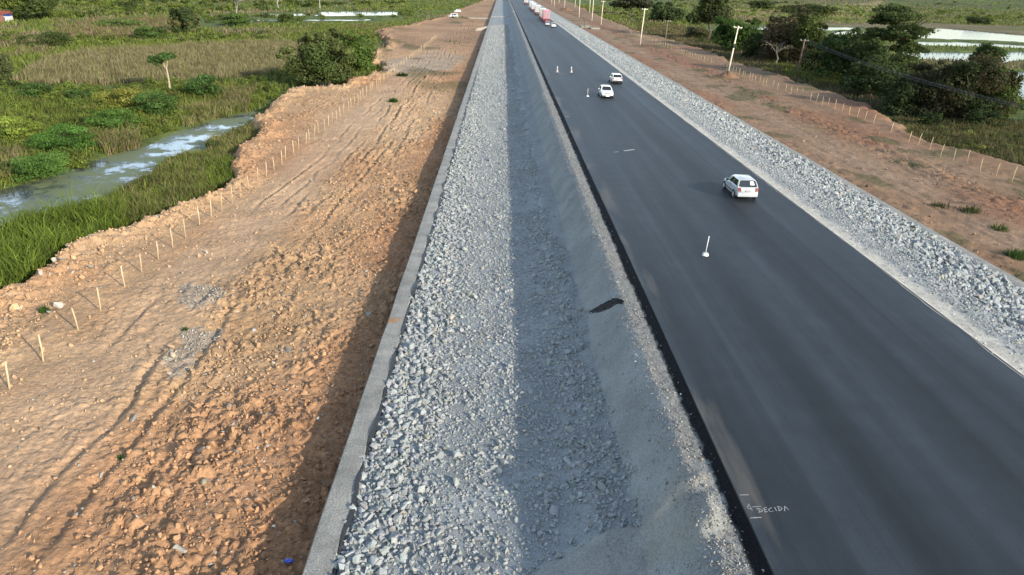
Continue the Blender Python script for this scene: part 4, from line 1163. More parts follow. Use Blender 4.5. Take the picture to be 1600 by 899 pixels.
# ------------------------------------------------------------------ fences of stakes
def stake_mesh(h, k):
    a = Acc(); r = .043
    a.tube([(0, 0, -.25), (.012 * (k % 3 - 1), .01, h * .5), (.03 * (k % 2) - .015, -.015, h)], [r * 1.08, r, r * .9], 7)
    V = np.concatenate(a.V); me = mesh_np('fence_stake', V, [np.concatenate(f) for f in a.F.values()], None, True, M['wood'])
    m = me.data; bpy.data.objects.remove(me); return m


stakes = [stake_mesh(h, k) for k, h in enumerate((1.42, 1.5, 1.46, 1.55, 1.35))]
ORD = ['first', 'second', 'third', 'fourth', 'fifth', 'sixth', 'seventh', 'eighth', 'ninth', 'tenth', 'eleventh', 'twelfth', 'thirteenth', 'fourteenth']


def fence(pts, hf, group, lab, rest):
    for i, (x, y) in enumerate(pts):
        z = float(hf(np.array([x]), np.array([y]))[0][0])
        o = bpy.data.objects.new('fence_stake', stakes[random.randrange(5)]); sc.collection.objects.link(o)
        o.location = (x, y, z)
        o.rotation_euler = (random.gauss(0, .035), random.gauss(.045, .035), random.uniform(0, 6.28) * 0)
        o.scale = (1, 1, random.uniform(.93, 1.06))
        tag(o, lab % ORD[i] if i < 14 else rest, 'fence stake', group)


px_l = [(15, 608), (67.6, 565), (122.6, 517.6), (157.7, 486.4), (195, 448), (221, 425), (247, 405), (270, 386.5), (290, 371.5), (312, 353), (330, 340), (347, 331),
        (362.5, 317.6), (375, 309), (389, 297.6)]
pl = [unproj(a, b, Z_SOIL_L) for a, b in px_l]
y = pl[-1][1]
while y < 255:
    y += 2.45 * random.uniform(.9, 1.12); pl.append((FENCE_L - .1 + .9 * min(1, (y - 64) / 150) + random.gauss(0, .08), y))
fence(pl, h_soil_left, 'stakes in the fence row on the left soil', 'pale wooden stake on the left soil, the %s from the lower left picture edge',
      'pale wooden stake in the left fence row beyond the nearest fourteen')
px_r = [(1581, 284), (1556, 275), (1531, 267), (1510, 254), (1489, 251), (1469, 244.5), (1452, 235), (1434, 228), (1419, 225), (1391, 209), (1364, 195), (1350, 190), (1339, 184),
        (1326, 180), (1315, 176), (1304, 171), (1293, 168), (1284, 165), (1275, 160), (1265.5, 158), (1252, 151), (1244, 149), (1235, 148), (1227, 144), (1214, 142), (1207, 138)]
pr = [unproj(a, b, Z_SOIL_R - .1) for a, b in px_r]
y = pr[-1][1]
while y < 330:
    y += 2.2 * random.uniform(.92, 1.1); pr.append((52.5 - 1.2 * (y - 142) / 150 + random.gauss(0, .08), y))
fence(pr, h_soil_right, 'stakes in the fence row on the right soil', 'pale wooden stake on the right soil, the %s from the right picture edge',
      'pale wooden stake in the right fence row beyond the nearest fourteen')


# ------------------------------------------------------------------ utility poles
def pole(px, py, h, label, m, group, lean=(0, 0), zr=Z_SOIL_R - .1, hf=h_soil_right, arm=1.9, xy=None):
    x, y = xy or unproj(px, py, zr)
    z = float(hf(np.array([x]), np.array([y]))[0][0]) if hf is h_soil_right else gz(x, y)
    t = empty('utility_pole', (x, y, z)); t.rotation_euler = (lean[1], lean[0], 0)
    tag(t, label, 'utility pole', group)
    a = Acc(); a.tube([(0, 0, -.4), (0, 0, h * .5), (0, 0, h)], [.19, .155, .115], 10); a.build('post', m, t, True)
    a = Acc(); a.box((0, .14, h - .35), (arm, .11, .14)); a.build('crossarm', m, t)
    for dx in (-arm / 2 + .1, 0.25, arm / 2 - .1):
        a = Acc(); a.tube([(dx, .14, h - .28), (dx, .14, h - .2), (dx, .14, h - .1)], [.03, .06, .04], 7); a.build('insulator', M['lamp'], t)
    return t


G1 = 'pale concrete poles along the right-hand soil strip'; G2 = 'dark wooden poles in the right-hand marsh'
p1 = pole(1137, 117, 10.2, 'leaning pale concrete pole rising from an earth mound, nearest of its row', M['polecon'], G1, (.085, 0))
a = Acc(); a.tube([(0, 0, 5.6), (0, 0, 6.5)], [.165, .162], 10, (.1, .1, .1)); a.build('painted_band', M['trim'], p1)
pole(1000, 70, 11.2, 'pale concrete pole second nearest, standing on bare soil left of the bright green patch', M['polecon'], G1, (.045, 0))
pole(939, 39, 10.8, 'pale concrete pole with crossarm, third nearest of its row', M['polecon'], G1, (.03, 0))
pole(924.7, 33, 13.5, 'tallest pale pole, cut by the top of the photo, just left of the third', M['polecon'], G1, (.02, 0))
for (px, py, hh, lb) in ((904.6, 28, 12, 'thin pale pole left of the tallest pole'), (921, 20, 12, 'faint pale pole right behind the tallest pole'),
                         (898.4, 12, 12, 'far pale pole between the thin pole and the trucks, right one'), (882, 14, 12, 'far pale pole standing by an earth heap on the soil'),
                         (866, 11, 12, 'far pale pole nearest to the line of trucks'), (873.5, 6, 12, 'far faint pole above the earth heap by the trucks'),
                         (862, 8, 12, 'farthest faint pole beside the white trucks')):
    pole(px, py, hh, lb, M['polecon'], G1)
d1 = pole(1245, 118, 8.2, 'dark wooden pole with crossarm in front of the right-hand grove', M['polewood'], G2, (.05, 0), GZR, h_ter)
pole(1038, 75, 8.6, 'dark wooden pole far back in dry grass beside the stakes', M['polewood'], G2, (.03, 0), GZR, h_ter)
d3 = pole(0, 0, 8.2, 'dark wooden pole outside the right picture edge carrying the wires', M['polewood'], G2, (0, 0), GZR, h_ter, xy=(56.5, 50))
a = Acc()
for k, dx in enumerate((-.85, .25, .85)):
    A = Vector((d1.location.x + dx + .35, d1.location.y, d1.location.z + 8.05)); B = Vector((56.5 + dx, 50, d3.location.z + 8.05))
    pts = [A.lerp(B, t / 16) - Vector((0, 0, 4 * 1.5 * (t / 16) * (1 - t / 16))) for t in range(17)]
    a.tube(pts, .022, 5)
tag(a.build('power_lines', M['wire']), 'black power lines sagging from the dark wooden pole across the right-hand grove', 'power line')


# earth mound at the first pole and heap far up
def mound(px, py, r, h, label, zr=Z_SOIL_R - .1):
    x, y = unproj(px, py, zr); z = float(h_soil_right(np.array([x]), np.array([y]))[0][0])
    rr = np.linspace(0, 1, 14); th = np.linspace(0, 2 * np.pi, 40, endpoint=False); V = []
    for q in rr:
        for t in th:
            n = 1 + .22 * float(fbm(np.array([math.cos(t) * 1.3 + 5]), np.array([math.sin(t) * 1.3 + q]), 3, 301)[0])
            V.append((math.cos(t) * q * r * n, math.sin(t) * q * r * n, h * (1 - q) ** .85 * n - .12 + .05 * random.uniform(-1, 1)))
    i = np.arange(14 * 40).reshape(14, 40); F = np.stack([i[:-1].ravel(), np.roll(i[:-1], -1, 1).ravel(), np.roll(i[1:], -1, 1).ravel(), i[1:].ravel()], 1)
    o = mesh_np('earth_mound', V, F[40:] if False else F, np.tile((.27, .165, .10), (560, 1)), True, M['soil']); o.location = (x, y, z); tag(o, label, 'earth mound')


mound(1136, 121, 2.7, 1.35, 'conical brown earth mound at the foot of the leaning concrete pole')
mound(884, 17, 6, 2.2, 'flat far brown earth heap beside the distant poles')

# ------------------------------------------------------------------ concrete drains and culvert ends
def strip_on(name, pts, wdt, label, cat, hgt=.25, c=(.50, .48, .43)):
    a = Acc(); pts = np.array(pts); n = len(pts)
    d = np.gradient(pts[:, :2], axis=0); d /= np.linalg.norm(d, axis=1)[:, None]; s = np.stack([-d[:, 1], d[:, 0]], 1) * wdt / 2
    V = []
    for i in range(n):
        for k, zz in ((-1, -.5), (-1, hgt), (-.7, hgt), (-.65, .06), (.65, .06), (.7, hgt), (1, hgt), (1, -.5)):
            V.append((pts[i, 0] + s[i, 0] * k, pts[i, 1] + s[i, 1] * k, pts[i, 2] + zz))
    a.add(V, grid_faces(n, 8), c); o = a.build(name, M['concrete']); tag(o, label, cat); return o


Yd = unproj(805, 18, 0)[1]
pts = [(x, Yd, float(h_bank_left(np.array([x]), np.array([Yd]))[0])) for x in np.linspace(7.0, -4.9, 24)] + [(-5.4, Yd, -3.05), (-6.2, Yd, -4.0)] + \
      [(x, Yd, Z_SOIL_L + .15) for x in np.linspace(-7, -25, 12)]
strip_on('drain_channel', pts, 2.0, 'pale concrete drain channel crossing the rubble strip far up the road', 'drain')
Yc = unproj(742, 47, Z_SOIL_L)[1]
a = Acc()
for k in range(2):
    a.add([(-5.9, Yc + 6 * k, -4.6), (-5.9, Yc + 6 * k, -2.9), (-10.5, Yc - 5 + 10 * k, -3.9), (-10.5, Yc - 5 + 10 * k, -4.6), (-5.9, Yc + .35 + 6 * k, -4.6), (-5.9, Yc + .35 + 6 * k, -2.9), (-10.5, Yc - 4.65 + 10 * k, -3.9), (-10.5, Yc - 4.65 + 10 * k, -4.6)],
          np.array([(0, 1, 2, 3), (7, 6, 5, 4), (1, 5, 6, 2), (2, 6, 7, 3), (0, 4, 5, 1)]), (.48, .44, .38))
tag(a.build('culvert_headwall', M['concrete']), 'pale concrete culvert wing walls against the left retaining wall', 'culvert')
xr_, yr_ = unproj(912, 44, -3.0)
a = Acc(); a.box((xr_ + 1.0, yr_ + 6, -2.75), (4.2, 8, .9), (.36, .34, .28)); a.box((xr_ + 4.6, yr_ + 2.2, -3.1), (4.2, 4, .6), (.36, .34, .28), .3)
tag(a.build('culvert_headwall', M['concrete']), 'pale concrete culvert apron on the right-hand wall below the distant poles', 'culvert')
a = Acc(); a.tube([(0, 0, -.3), (.02, 0, 1.2), (.05, 0, 2.6)], .14, 7, (.16, .13, .1)); o = a.build('marker_stump', M['bark']); o.location = (xr_ + .4, yr_ + .6, -2.6)
tag(o, 'short dark stump standing at the concrete apron right of the road', 'stump')

# asphalt spill on the slope
A_, B_ = hit_bank(973, 474), hit_bank(921, 489)
V = []; nr, nc = 15, 60; dd = (B_ - A_) / np.linalg.norm(B_ - A_); ss = np.array([-dd[1], dd[0]])
for j in range(nc):
    t = j / (nc - 1); hw = .04 + .21 * math.sin(math.pi * min(1, t * 1.02)) ** .8 * (1.1 - .6 * t)
    for i in range(nr):
        s = (i / (nr - 1) - .5) * 2
        p = A_ + (B_ - A_) * t + ss * (s * hw * (random.uniform(.55, 1.5) if i in (0, 1, nr - 2, nr - 1) else random.uniform(.9, 1.1))) + dd * random.uniform(-.05, .05)
        V.append((p[0], p[1], float(h_bank_left(np.array([p[0]]), np.array([p[1]]))[0]) + .008 + .14 * (1 - s * s) * (1 - .4 * t) * random.uniform(.6, 1.3)))
tag(mesh_np('asphalt_spill', V, grid_faces(nc, nr), None, False, M['tar']), 'black asphalt spilled down the grey gravel slope below the road edge', 'asphalt spill')

# blue plastic on the soil by the wall
x, y = unproj(452, 881, Z_SOIL_L); z = float(h_soil_left(np.array([x]), np.array([y]))[0][0])
bm = bmesh.new(); bmesh.ops.create_icosphere(bm, subdivisions=3, radius=.13)
for v in bm.verts:
    n = 1 + .35 * float(fbm(np.array([v.co.x * 9 + 3]), np.array([v.co.y * 9 + v.co.z * 7]), 3, 311)[0]); v.co = Vector((v.co.x * n * 1.1, v.co.y * n * .8, v.co.z * n * .6))
me = bpy.data.meshes.new('plastic_bag'); bm.to_mesh(me); bm.free(); o = link('plastic_bag', me, M['blue']); o.location = (x, y, z + .1)
tag(o, 'crumpled blue plastic bag on the shaded soil beside the left wall', 'bag')

# ------------------------------------------------------------------ marks and markers on the road
def ribbon(acc, pts, wd):
    P = W(pts, 0.0)
    for i in range(len(P) - 1):
        d = P[i + 1] - P[i]; L_ = np.linalg.norm(d); d /= max(L_, 1e-6); s = np.array([-d[1], d[0]]) * wd / 2
        A, B = P[i] - d * wd * .3, P[i + 1] + d * wd * .3
        zz = .004 + .0003 * (acc.n % 7)
        acc.add([(*(A - s), zz), (*(B - s), zz), (*(B + s), zz), (*(A + s), zz)], np.array([(0, 1, 2, 3)]))


def zz(p): return (1140 + p[0] / 11.233, 750 + p[1] / 11.233)


a = Acc()
for st in (                                   # two dashes
           [(315, 480), (335, 425), (400, 545)], [(318, 500), (385, 510)],                                    # A
           [(400, 478), (550, 468)],                                                                          # -
           [(500, 505), (535, 570)], [(470, 512), (520, 510), (572, 530), (570, 552), (515, 575)],             # D
           [(600, 500), (625, 568)], [(600, 500), (650, 487)], [(610, 530), (650, 522)], [(625, 568), (665, 560)],   # E
           [(735, 490), (690, 515), (690, 545), (720, 560), (765, 552)],                                      # C
           [(790, 485), (822, 548)],                                                                          # I
           [(848, 472), (875, 545)], [(835, 470), (890, 478), (915, 500), (910, 525), (862, 546)],             # D
           [(965, 548), (965, 465), (1035, 525)]):                                                             # A
    ribbon(a, [zz(p) for p in st], .024)
tag(a.build('chalk_writing', M['chalk']), 'white chalk letters reading A-DECIDA on the road edge', 'chalk writing')
a = Acc(); ribbon(a, [zz(p) for p in [(188, 268), (330, 263)]], .035); tag(a.build('chalk_dash', M['chalk']), 'white chalk dash on the road edge just above the chalk letters', 'chalk mark')
a = Acc(); ribbon(a, [zz(p) for p in [(372, 672), (450, 665), (550, 662)]], .035); tag(a.build('chalk_dash', M['chalk']), 'white chalk dash on the road edge just below the chalk letters', 'chalk mark')
a = Acc(); ribbon(a, [(960, 238), (966, 237.5)], .16); ribbon(a, [(976, 236), (990, 234)], .3); tag(a.build('lime_scuff', M['chalk']), 'faint white scuff of lime on the left half of the road', 'road mark')
a = Acc(); ribbon(a, [(873, 114.5), (882, 114.8)], .22); tag(a.build('chalk_line', M['chalk']), 'short white line on the road beside the left traffic cone', 'road mark')
a = Acc(); ribbon(a, [(884, 182.4), (889, 182.2)], .22); tag(a.build('chalk_line', M['chalk']), 'short white dash at the left road edge', 'road mark')


def delineator(px, py, label, h=1.15, lean=.05):
    x, y = unproj(px, py, 0); t = empty('marker_post', (x, y, 0)); tag(t, label, 'marker post', 'white marker posts standing on the asphalt')
    bm = bmesh.new(); bmesh.ops.create_cone(bm, segments=8, radius1=.21, radius2=.14, depth=.14, cap_ends=True)
    for v in bm.verts: v.co.z += .07
    me = bpy.data.meshes.new('base'); bm.to_mesh(me); bm.free(); link('base', me, M['white'], t)
    a = Acc(); a.tube([(0, 0, .1), (lean * .5, 0, h * .5), (lean * 1.4, 0, h)], [.028, .026, .028], 8); a.build('post', M['white'], t, True)


delineator(1102, 399, 'white marker post on a square base alone in the middle of the road')
delineator(918, 151, 'white marker post left of the oncoming white car', 1.05, 0)


def cone(px, py, label):
    x, y = unproj(px, py, 0); t = empty('traffic_cone', (x, y, 0)); tag(t, label, 'traffic cone', 'pale traffic cones in the left lane')
    a = Acc(); a.box((0, 0, .03), (.5, .5, .06), (.55, .5, .48)); a.build('base', M['plain'], t)
    a = Acc(); a.tube([(0, 0, .06), (0, 0, .5), (0, 0, .98)], [.19, .115, .05], 12, (.74, .70, .68)); a.build('cone', M['plain'], t, True)
    a = Acc(); a.tube([(0, 0, .42), (0, 0, .66)], [.131, .099], 12, (.50, .40, .36)); a.build('stripe', M['plain'], t, True)


cone(870.5, 113, 'left one of two pale traffic cones on the road')
cone(892.5, 113.5, 'right one of two pale traffic cones on the road')


# ------------------------------------------------------------------ vehicles (front towards +y)
def wheel(t, x, y, r, wdt):
    a = Acc(); n = 20
    a.tube([(x - wdt / 2, y, r), (x - wdt / 2 + .03, y, r), (x + wdt / 2 - .03, y, r), (x + wdt / 2, y, r)], [r * .92, r, r, r * .92], n)
    wh = a.build('wheel', M['rubber'], t, True)
    s = 1 if x > 0 else -1
    a = Acc(); a.tube([(x + s * (wdt / 2 - .01), y, r), (x + s * (wdt / 2 + .012), y, r)], [r * .62, r * .55], 14); a.build('rim', M['rim'], wh)


def loft(secs, cap=True):
    n = len(secs[0]); V = [p for s in secs for p in s]; F = []
    for i in range(len(secs) - 1):
        for k in range(n): F.append((i * n + k, i * n + (k + 1) % n, (i + 1) * n + (k + 1) % n, (i + 1) * n + k))
    bm = bmesh.new(); vs_ = [bm.verts.new(v) for v in V]
    for f in F: bm.faces.new([vs_[k] for k in f])
    if cap: bm.faces.new([vs_[k] for k in range(n)][::-1]); bm.faces.new([vs_[(len(secs) - 1) * n + k] for k in range(n)])
    return bm


def finish(bm, name, m, t, bev=0, ang=40):
    if bev: bmesh.ops.bevel(bm, geom=[e for e in bm.edges if e.calc_face_angle(0) > .35], offset=bev, segments=2, affect='EDGES', profile=.6)
    bmesh.ops.recalc_face_normals(bm, faces=bm.faces[:])
    me = bpy.data.meshes.new(name); bm.to_mesh(me); bm.free()
    me.polygons.foreach_set('use_smooth', np.ones(len(me.polygons), bool))
    try: me.set_sharp_from_angle(angle=math.radians(ang))
    except Exception: pass
    return link(name, me, m, t)


def quad(t, name, P, m, off, inset=0.0, thick=.004):
    P = [Vector(p) for p in P]; n = (P[1] - P[0]).cross(P[3] - P[0]).normalized(); c = sum(P, Vector()) / 4
    # rounded panel slightly proud of the body
    Q = []
    for i in range(4):
        a, b = P[i], P[(i + 1) % 4]
        for f in (.10, .5, .90): Q.append(a.lerp(b, f))
    bm = bmesh.new(); top = [bm.verts.new(q.lerp(c, inset) + n * off) for q in Q]; bot = [bm.verts.new(q.lerp(c, inset) + n * (off - thick - .02)) for q in Q]
    bm.faces.new(top); k = len(Q)
    for i in range(k): bm.faces.new((top[i], bot[i], bot[(i + 1) % k], top[(i + 1) % k]))
    return finish(bm, name, m, t)


def car(x, y, rz, label, col, hatch=True, L=3.8, Wd=1.63, H=1.43, z=0, cat='car', pm=None, sticker=False, bump=None, detail=True, name='car', grille=False):
    t = empty(name, (x, y, z), rz); tag(t, label, cat, 'cars on the new road' if cat == 'car' and z == 0 else None)
    w2 = Wd / 2; l2 = L / 2
    st = [(-l2, .84, .42, .74), (-l2 + .07, .93, .27, .90 if hatch else .88), (-l2 + .5, .99, .2, .97 if hatch else .93), (-.3, 1.0, .19, .95), (l2 - 1.1, .99, .19, .90), (l2 - .45, .95, .22, .80), (l2 - .08, .84, .28, .68), (l2, .74, .38, .58)]
    secs = []
    for yy, k, zb, zt in st:
        ww = w2 * k
        secs.append([(-ww * .86, yy, zb), (-ww * .98, yy, zb + .1), (-ww, yy, zb + (zt - zb) * .5), (-ww * .965, yy, zt - .09), (-ww * .84, yy, zt), (0, yy, zt + .025),
                     (ww * .84, yy, zt), (ww * .965, yy, zt - .09), (ww, yy, zb + (zt - zb) * .5), (ww * .98, yy, zb + .1), (ww * .86, yy, zb)])
    bm = loft(secs)
    # cabin
    zb = .90; yr_b, yf_b = (-l2 + .10, l2 - 1.15) if hatch else (-l2 + .62, l2 - 1.2)
    yr_t, yf_t = (-l2 + .42, l2 - 1.78) if hatch else (-l2 + 1.12, l2 - 1.85)
    wb, wt = w2 * .90, w2 * .70
    B = [(-wb, yr_b, zb), (wb, yr_b, zb), (wb, yf_b, zb - .03), (-wb, yf_b, zb - .03)]; T = [(-wt, yr_t, H - .05), (wt, yr_t, H - .05), (wt, yf_t, H - .05), (-wt, yf_t, H - .05)]
    m2 = [tuple(np.array(B[i]) * .45 + np.array(T[i]) * .55 + np.array([(.035 if B[i][0] > 0 else -.035), 0, 0])) for i in range(4)]
    top = [(-wt * .8, yr_t + .12, H), (wt * .8, yr_t + .12, H), (wt * .8, yf_t - .1, H - .012), (-wt * .8, yf_t - .1, H - .012)]
    c2 = loft([B, m2, T, top]); bmesh.ops.bevel(c2, geom=[e for e in c2.edges if abs(e.verts[0].co.z - e.verts[1].co.z) > .05 and e.calc_face_angle(0) > .3], offset=.05, segments=2, affect='EDGES')
    me = bpy.data.meshes.new('tmp'); c2.to_mesh(me); c2.free(); bm.from_mesh(me); bpy.data.meshes.remove(me)
    body = finish(bm, 'body', pm or paint('car_paint', col), t, 0, 38)

    def lerp(a, b, f): return tuple(np.array(a) * (1 - f) + np.array(b) * f)

    def pane(i, j, f0, f1, g0, g1, nm, off=.035):
        lo0, lo1 = lerp(B[i], T[i], g0), lerp(B[j], T[j], g0); hi0, hi1 = lerp(B[i], T[i], g1), lerp(B[j], T[j], g1)
        return quad(t, nm, [lerp(lo0, lo1, f0), lerp(lo0, lo1, f1), lerp(hi0, hi1, f1), lerp(hi0, hi1, f0)], M['glass'], off)
    rw = pane(0, 1, .03, .97, .10, .96, 'rear_window', .016)
    pane(2, 3, .06, .94, .12, .93, 'windscreen', .016)
    for i, j in ((1, 2), (3, 0)):
        a0 = (.10, .50, .53, .84) if i == 1 else (.16, .47, .50, .90)
        pane(i, j, a0[0], a0[1], .16, .88, 'side_window', .034); pane(i, j, a0[2], a0[3], .16, .88, 'side_window', .034)
    if sticker:
        a = quad(t, 'white_sticker', [lerp(lerp(B[0], B[1], .62), lerp(T[0], T[1], .62), .34), lerp(lerp(B[0], B[1], .86), lerp(T[0], T[1], .86), .34), lerp(lerp(B[0], B[1], .84), lerp(T[0], T[1], .84), .84), lerp(lerp(B[0], B[1], .63), lerp(T[0], T[1], .63), .84)], M['white'], .022)
    for s in (-1, 1):
        for yy in (-l2 + .68, l2 - .72):
            a = Acc(); a.tube([(s * (w2 - .04), yy, .3), (s * (w2 + .006), yy, .3)], [.36, .35], 18); a.build('wheel_arch', M['trim'], t)
            wheel(t, s * (w2 - .07), yy, .29, .18)
        # lamps
        zl = .62 if not hatch else .66
        quad(t, 'taillight', [(s * w2 * .60 - .0, -l2 + .0, zl), (s * w2 * .86, -l2 + .02, zl), (s * w2 * .90, -l2 + .05, zl + .27), (s * w2 * .68, -l2 + .04, zl + .27)][::(1 if s > 0 else -1)], M['red'], .035, 0, .02)
        quad(t, 'headlight', [(s * w2 * .44, l2 - .01, .52), (s * w2 * .72, l2 - .05, .52), (s * w2 * .80, l2 - .12, .68), (s * w2 * .46, l2 - .05, .66)][::(-1 if s > 0 else 1)], M['lamp'], .03, 0, .02)
        a = Acc(); a.box((s * (w2 + .07), yf_b - .38, .98), (.17, .11, .13)); a.build('mirror', M['trim'], t)
        a = Acc(); a.box((s * (w2 * .995 + .008), 0, .46), (.03, L * .46, .07)); a.build('side_moulding', M['trim'], t)
        a = Acc(); a.box((s * (w2 * .985 + .006), -.28, .80), (.03, .16, .03)); a.build('door_handle', M['trim'], t)
    a = Acc(); a.box((0, -l2 + .02, .40), (Wd * .90, .16, .26)); b = a.build('rear_bumper', bump or body.data.materials[0], t)
    bv = b.modifiers.new('b', 'BEVEL'); bv.width = .05; bv.segments = 2
    a = Acc(); a.box((0, l2 - .03, .36), (Wd * .84, .16, .24)); b = a.build('front_bumper', body.data.materials[0], t)
    bv = b.modifiers.new('b', 'BEVEL'); bv.width = .05; bv.segments = 2
    if grille:
        for s in (-1, 1):
            a = Acc(); a.box((s * .2, l2 - .01, .62), (.34, .12, .10)); a.build('grille', M['trim'], t)
            a = Acc(); a.box((s * .52, l2 + .045, .34), (.50, .05, .17)); a.build('lower_grille', M['trim'], t)
    a = Acc(); a.box((0, -l2 - .02, .70 if hatch else .62), (.42, .03, .13)); a.build('number_plate', M['plate'], t)
    a = Acc(); a.box((0, 0, .24), (Wd * .8, L * .86, .14)); a.build('underbody', M['trim'], t)
    return t


cx_, cy_ = unproj(1168, 314, 0)
car(cx_ - .05, cy_ + 1.95, 0, 'silver hatchback with white paper in its rear window, nearest car on the road', (.27, .29, .30), True, 3.79, 1.63, 1.45, sticker=True)
cx_, cy_ = unproj(949, 154, 0)
car(cx_, cy_ + 1.95, math.pi, 'white sedan coming towards the camera beside a marker post', (.52, .52, .51), False, 4.2, 1.72, 1.42, grille=True)
cx_, cy_ = unproj(964, 131.5, 0)
car(cx_, cy_ + 1.9, 0, 'white car with black bumper driving away just behind the oncoming sedan', (.52, .52, .51), True, 3.9, 1.68, 1.43, bump=M['trim'])
cx_, cy_ = unproj(865, 43, 0)
car(cx_, cy_ + 1.9, 0, 'white hatchback on the road shoulder at the tail of the truck queue', (.5, .5, .5), True, 3.9, 1.68, 1.45)
cx_, cy_ = unproj(855.5, 40.3, 0)
car(cx_, cy_ + 1.9, 0, 'silver hatchback close behind the pink and white truck', (.30, .31, .32), True, 3.9, 1.68, 1.5)


def truck(x, y, rz, label, boxc, cabc, L=11, H=4.2, stripes=None, rear=None, z=0, frame=(.05, .05, .05)):
    t = empty('truck', (x, y, z), rz); tag(t, label, 'truck', 'trucks queued in the right lane')
    m = mat('box_paint', base=boxc, rough=.5, n1=(.8, 4, .88, 1.05)); w_ = 2.5
    bm = bmesh.new(); bmesh.ops.create_cube(bm, size=1)
    for v in bm.verts: v.co = Vector((v.co.x * w_, v.co.y * (L - 2.6) + (L - 2.6) / 2, v.co.z * (H - 1.25) + 1.25 + (H - 1.25) / 2))
    finish(bm, 'cargo_box', m, t, .05)
    a = Acc(); a.box((0, (L - 2.6) / 2, 1.05), (1.0, L - 2.6, .3)); a.build('chassis', M['trim'], t)
    a = Acc(); a.box((0, .02, .72), (2.4, .14, .26), (.50, .03, .03)); a.box((0, .04, .98), (.1, .1, .3), (.1, .1, .1)); a.build('rear_bumper', M['plain'], t)
    for s in (-1, 1):
        a = Acc(); a.box((s * .62, -.045, 1.25 + (H - 1.25) / 2), (1.17, .05, H - 1.5), rear or boxc); d = a.build('rear_door', M['plain'], t)
        a = Acc(); a.tube([(s * .25, -.09, 1.45), (s * .25, -.09, H - .25)], .03, 6); a.build('lock_bar', M['rim'], d)
        a = Acc(); a.box((s * 1.02, -.07, 1.08), (.34, .06, .2)); a.build('taillight', M['red'], t)
        if stripes:
            for q in (.22, .64, 1.06):
                a = Acc(); a.box((s * q, -.08, 1.3 + (H - 1.3) / 2), (.18, .02, H - 1.75), stripes); a.build('stripe', M['plain'], d)
        for yy in (.9, 2.15, L - 1.1):
            wheel(t, s * 1.0, yy, .5, .42)
        a = Acc(); a.box((s * 1.22, 3 + (L - 5.6) / 2 * .8, .9), (.06, L - 6.5, .45), frame); a.build('side_guard', M['plain'], t)
        a = Acc(); a.box((s * 1.42, L - .5, 2.3), (.12, .16, .5)); a.build('mirror', M['trim'], t)
    pm = paint('cab_paint', cabc); y0, y1 = L - 2.35, L - .1
    bm = loft([[(-1.2, y0, .75), (1.2, y0, .75), (1.2, y0, 3.0), (-1.2, y0, 3.0)], [(-1.2, y1 - .35, .7), (1.2, y1 - .35, .7), (1.18, y1 - .35, 3.0), (-1.18, y1 - .35, 3.0)], [(-1.18, y1, .6), (1.18, y1, .6), (1.1, y1 - .2, 2.75), (-1.1, y1 - .2, 2.75)]])
    cb = finish(bm, 'cab', pm, t, .06)
    quad(t, 'windscreen', [(1.05, y1 - .09, 1.75), (-1.05, y1 - .09, 1.75), (-1.02, y1 - .17, 2.6), (1.02, y1 - .17, 2.6)], M['glass'], .03)
    for s in (-1, 1):
        P = [(s * 1.2, y0 + .6, 1.75), (s * 1.2, y1 - .45, 1.75), (s * 1.19, y1 - .5, 2.55), (s * 1.2, y0 + .6, 2.55)]
        quad(t, 'side_window', P if s > 0 else P[::-1], M['glass'], .012)
    return t


def at_road(px, py): return unproj(px, py, 0)


x_, y_ = at_road(856, 35.5)
truck(17.6, y_, 0, 'pink box truck with white vertical stripes, last of the queue', (.46, .20, .25), (.4, .06, .06), 14, 4.5, (.55, .48, .50), (.46, .16, .22))
truck(17.5, y_ + 22, 0, 'cream box truck directly ahead of the pink striped truck', (.48, .46, .38), (.4, .05, .06), 13, 4.3, frame=(.45, .04, .06))
truck(17.5, y_ + 72, 0, 'plain white box truck ahead of the cream truck', (.52, .52, .52), (.5, .5, .5), 11, 4.3)
truck(17.4, y_ + 118, 0, 'white box truck with red cab, third in the distance', (.48, .50, .52), (.4, .06, .06), 13, 4.2)
truck(17.4, y_ + 150, 0, 'white box truck fourth ahead in the distant queue', (.50, .48, .48), (.4, .4, .42), 13, 4.2)
truck(17.3, y_ + 255, 0, 'white truck farthest ahead, cut by the top of the photo', (.50, .52, .52), (.5, .5, .5), 12, 4.3)

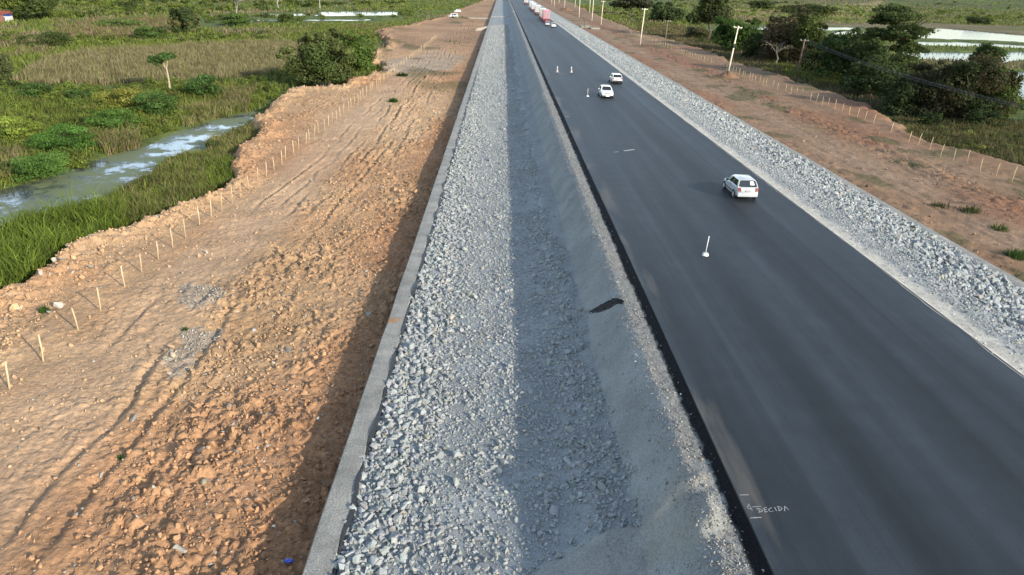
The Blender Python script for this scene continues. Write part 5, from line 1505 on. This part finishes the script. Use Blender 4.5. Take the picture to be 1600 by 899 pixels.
# vehicles parked far left on the soil
x_, y_ = unproj(708, 27.5, Z_SOIL_L)
car(x_, y_, math.radians(84), 'white van-like car parked side-on on the far left soil', (.5, .5, .48), True, 5.4, 1.9, 1.95, z=Z_SOIL_L + .05)
x_, y_ = unproj(714.5, 19.5, Z_SOIL_L)
car(x_, y_, math.radians(100), 'white car parked beyond the white van-like car on the far soil', (.5, .5, .48), True, 4.4, 1.8, 1.7, z=Z_SOIL_L + .05)

# ------------------------------------------------------------------ house at the top left
x_, y_ = unproj(7, 34, GZL); z_ = gz(x_, y_)
t = empty('house', (x_, y_, z_), math.radians(12)); tag(t, 'small house with white and blue wall and red tiled roof beside the big tree', 'house')
a = Acc(); a.box((0, 0, 1.0), (4.6, 5, 2.1), (.80, .80, .78)); a.box((0, 0, 2.55), (4.62, 5.02, 1.0), (.05, .08, .28)); wl = a.build('wall', M['plain'], t)
a = Acc(); a.box((.9, -2.53, .95), (.9, .06, 1.9), (.16, .12, .09)); a.build('door', M['plain'], t)
a = Acc(); a.box((-1.0, -2.53, 1.35), (.9, .06, .8), (.10, .11, .12)); a.build('window', M['plain'], t)
a = Acc(); a.add([(-2.7, -2.9, 3.0), (2.7, -2.9, 3.0), (2.7, 2.9, 3.0), (-2.7, 2.9, 3.0), (-2.7, 0, 4.0), (2.7, 0, 4.0)], [np.array([(0, 1, 5, 4), (2, 3, 4, 5), (3, 2, 1, 0)]), np.array([(0, 4, 3), (1, 2, 5)])], (.30, .09, .06)); a.build('roof', M['plain'], t)
x_, y_ = unproj(-14, 36, GZL)
t = empty('house', (x_, y_, gz(x_, y_)), math.radians(8)); tag(t, 'brick house with red roof at the left picture edge', 'house')
a = Acc(); a.box((0, 0, 1.4), (6.5, 6, 2.9), (.36, .16, .11)); a.build('wall', M['plain'], t)
a = Acc(); a.box((1.9, -3.03, 1.0), (1.4, .06, 1.9), (.75, .75, .73)); a.build('door', M['plain'], t)
a = Acc(); a.box((-1.2, -3.03, 1.5), (1.1, .06, .9), (.1, .11, .12)); a.build('window', M['plain'], t)
a = Acc(); a.add([(-3.6, -3.4, 2.85), (3.6, -3.4, 2.85), (3.6, 3.4, 2.85), (-3.6, 3.4, 2.85), (-3.6, 0, 4.1), (3.6, 0, 4.1)], [np.array([(0, 1, 5, 4), (2, 3, 4, 5), (3, 2, 1, 0)]), np.array([(0, 4, 3), (1, 2, 5)])], (.32, .08, .05)); a.build('roof', M['plain'], t)
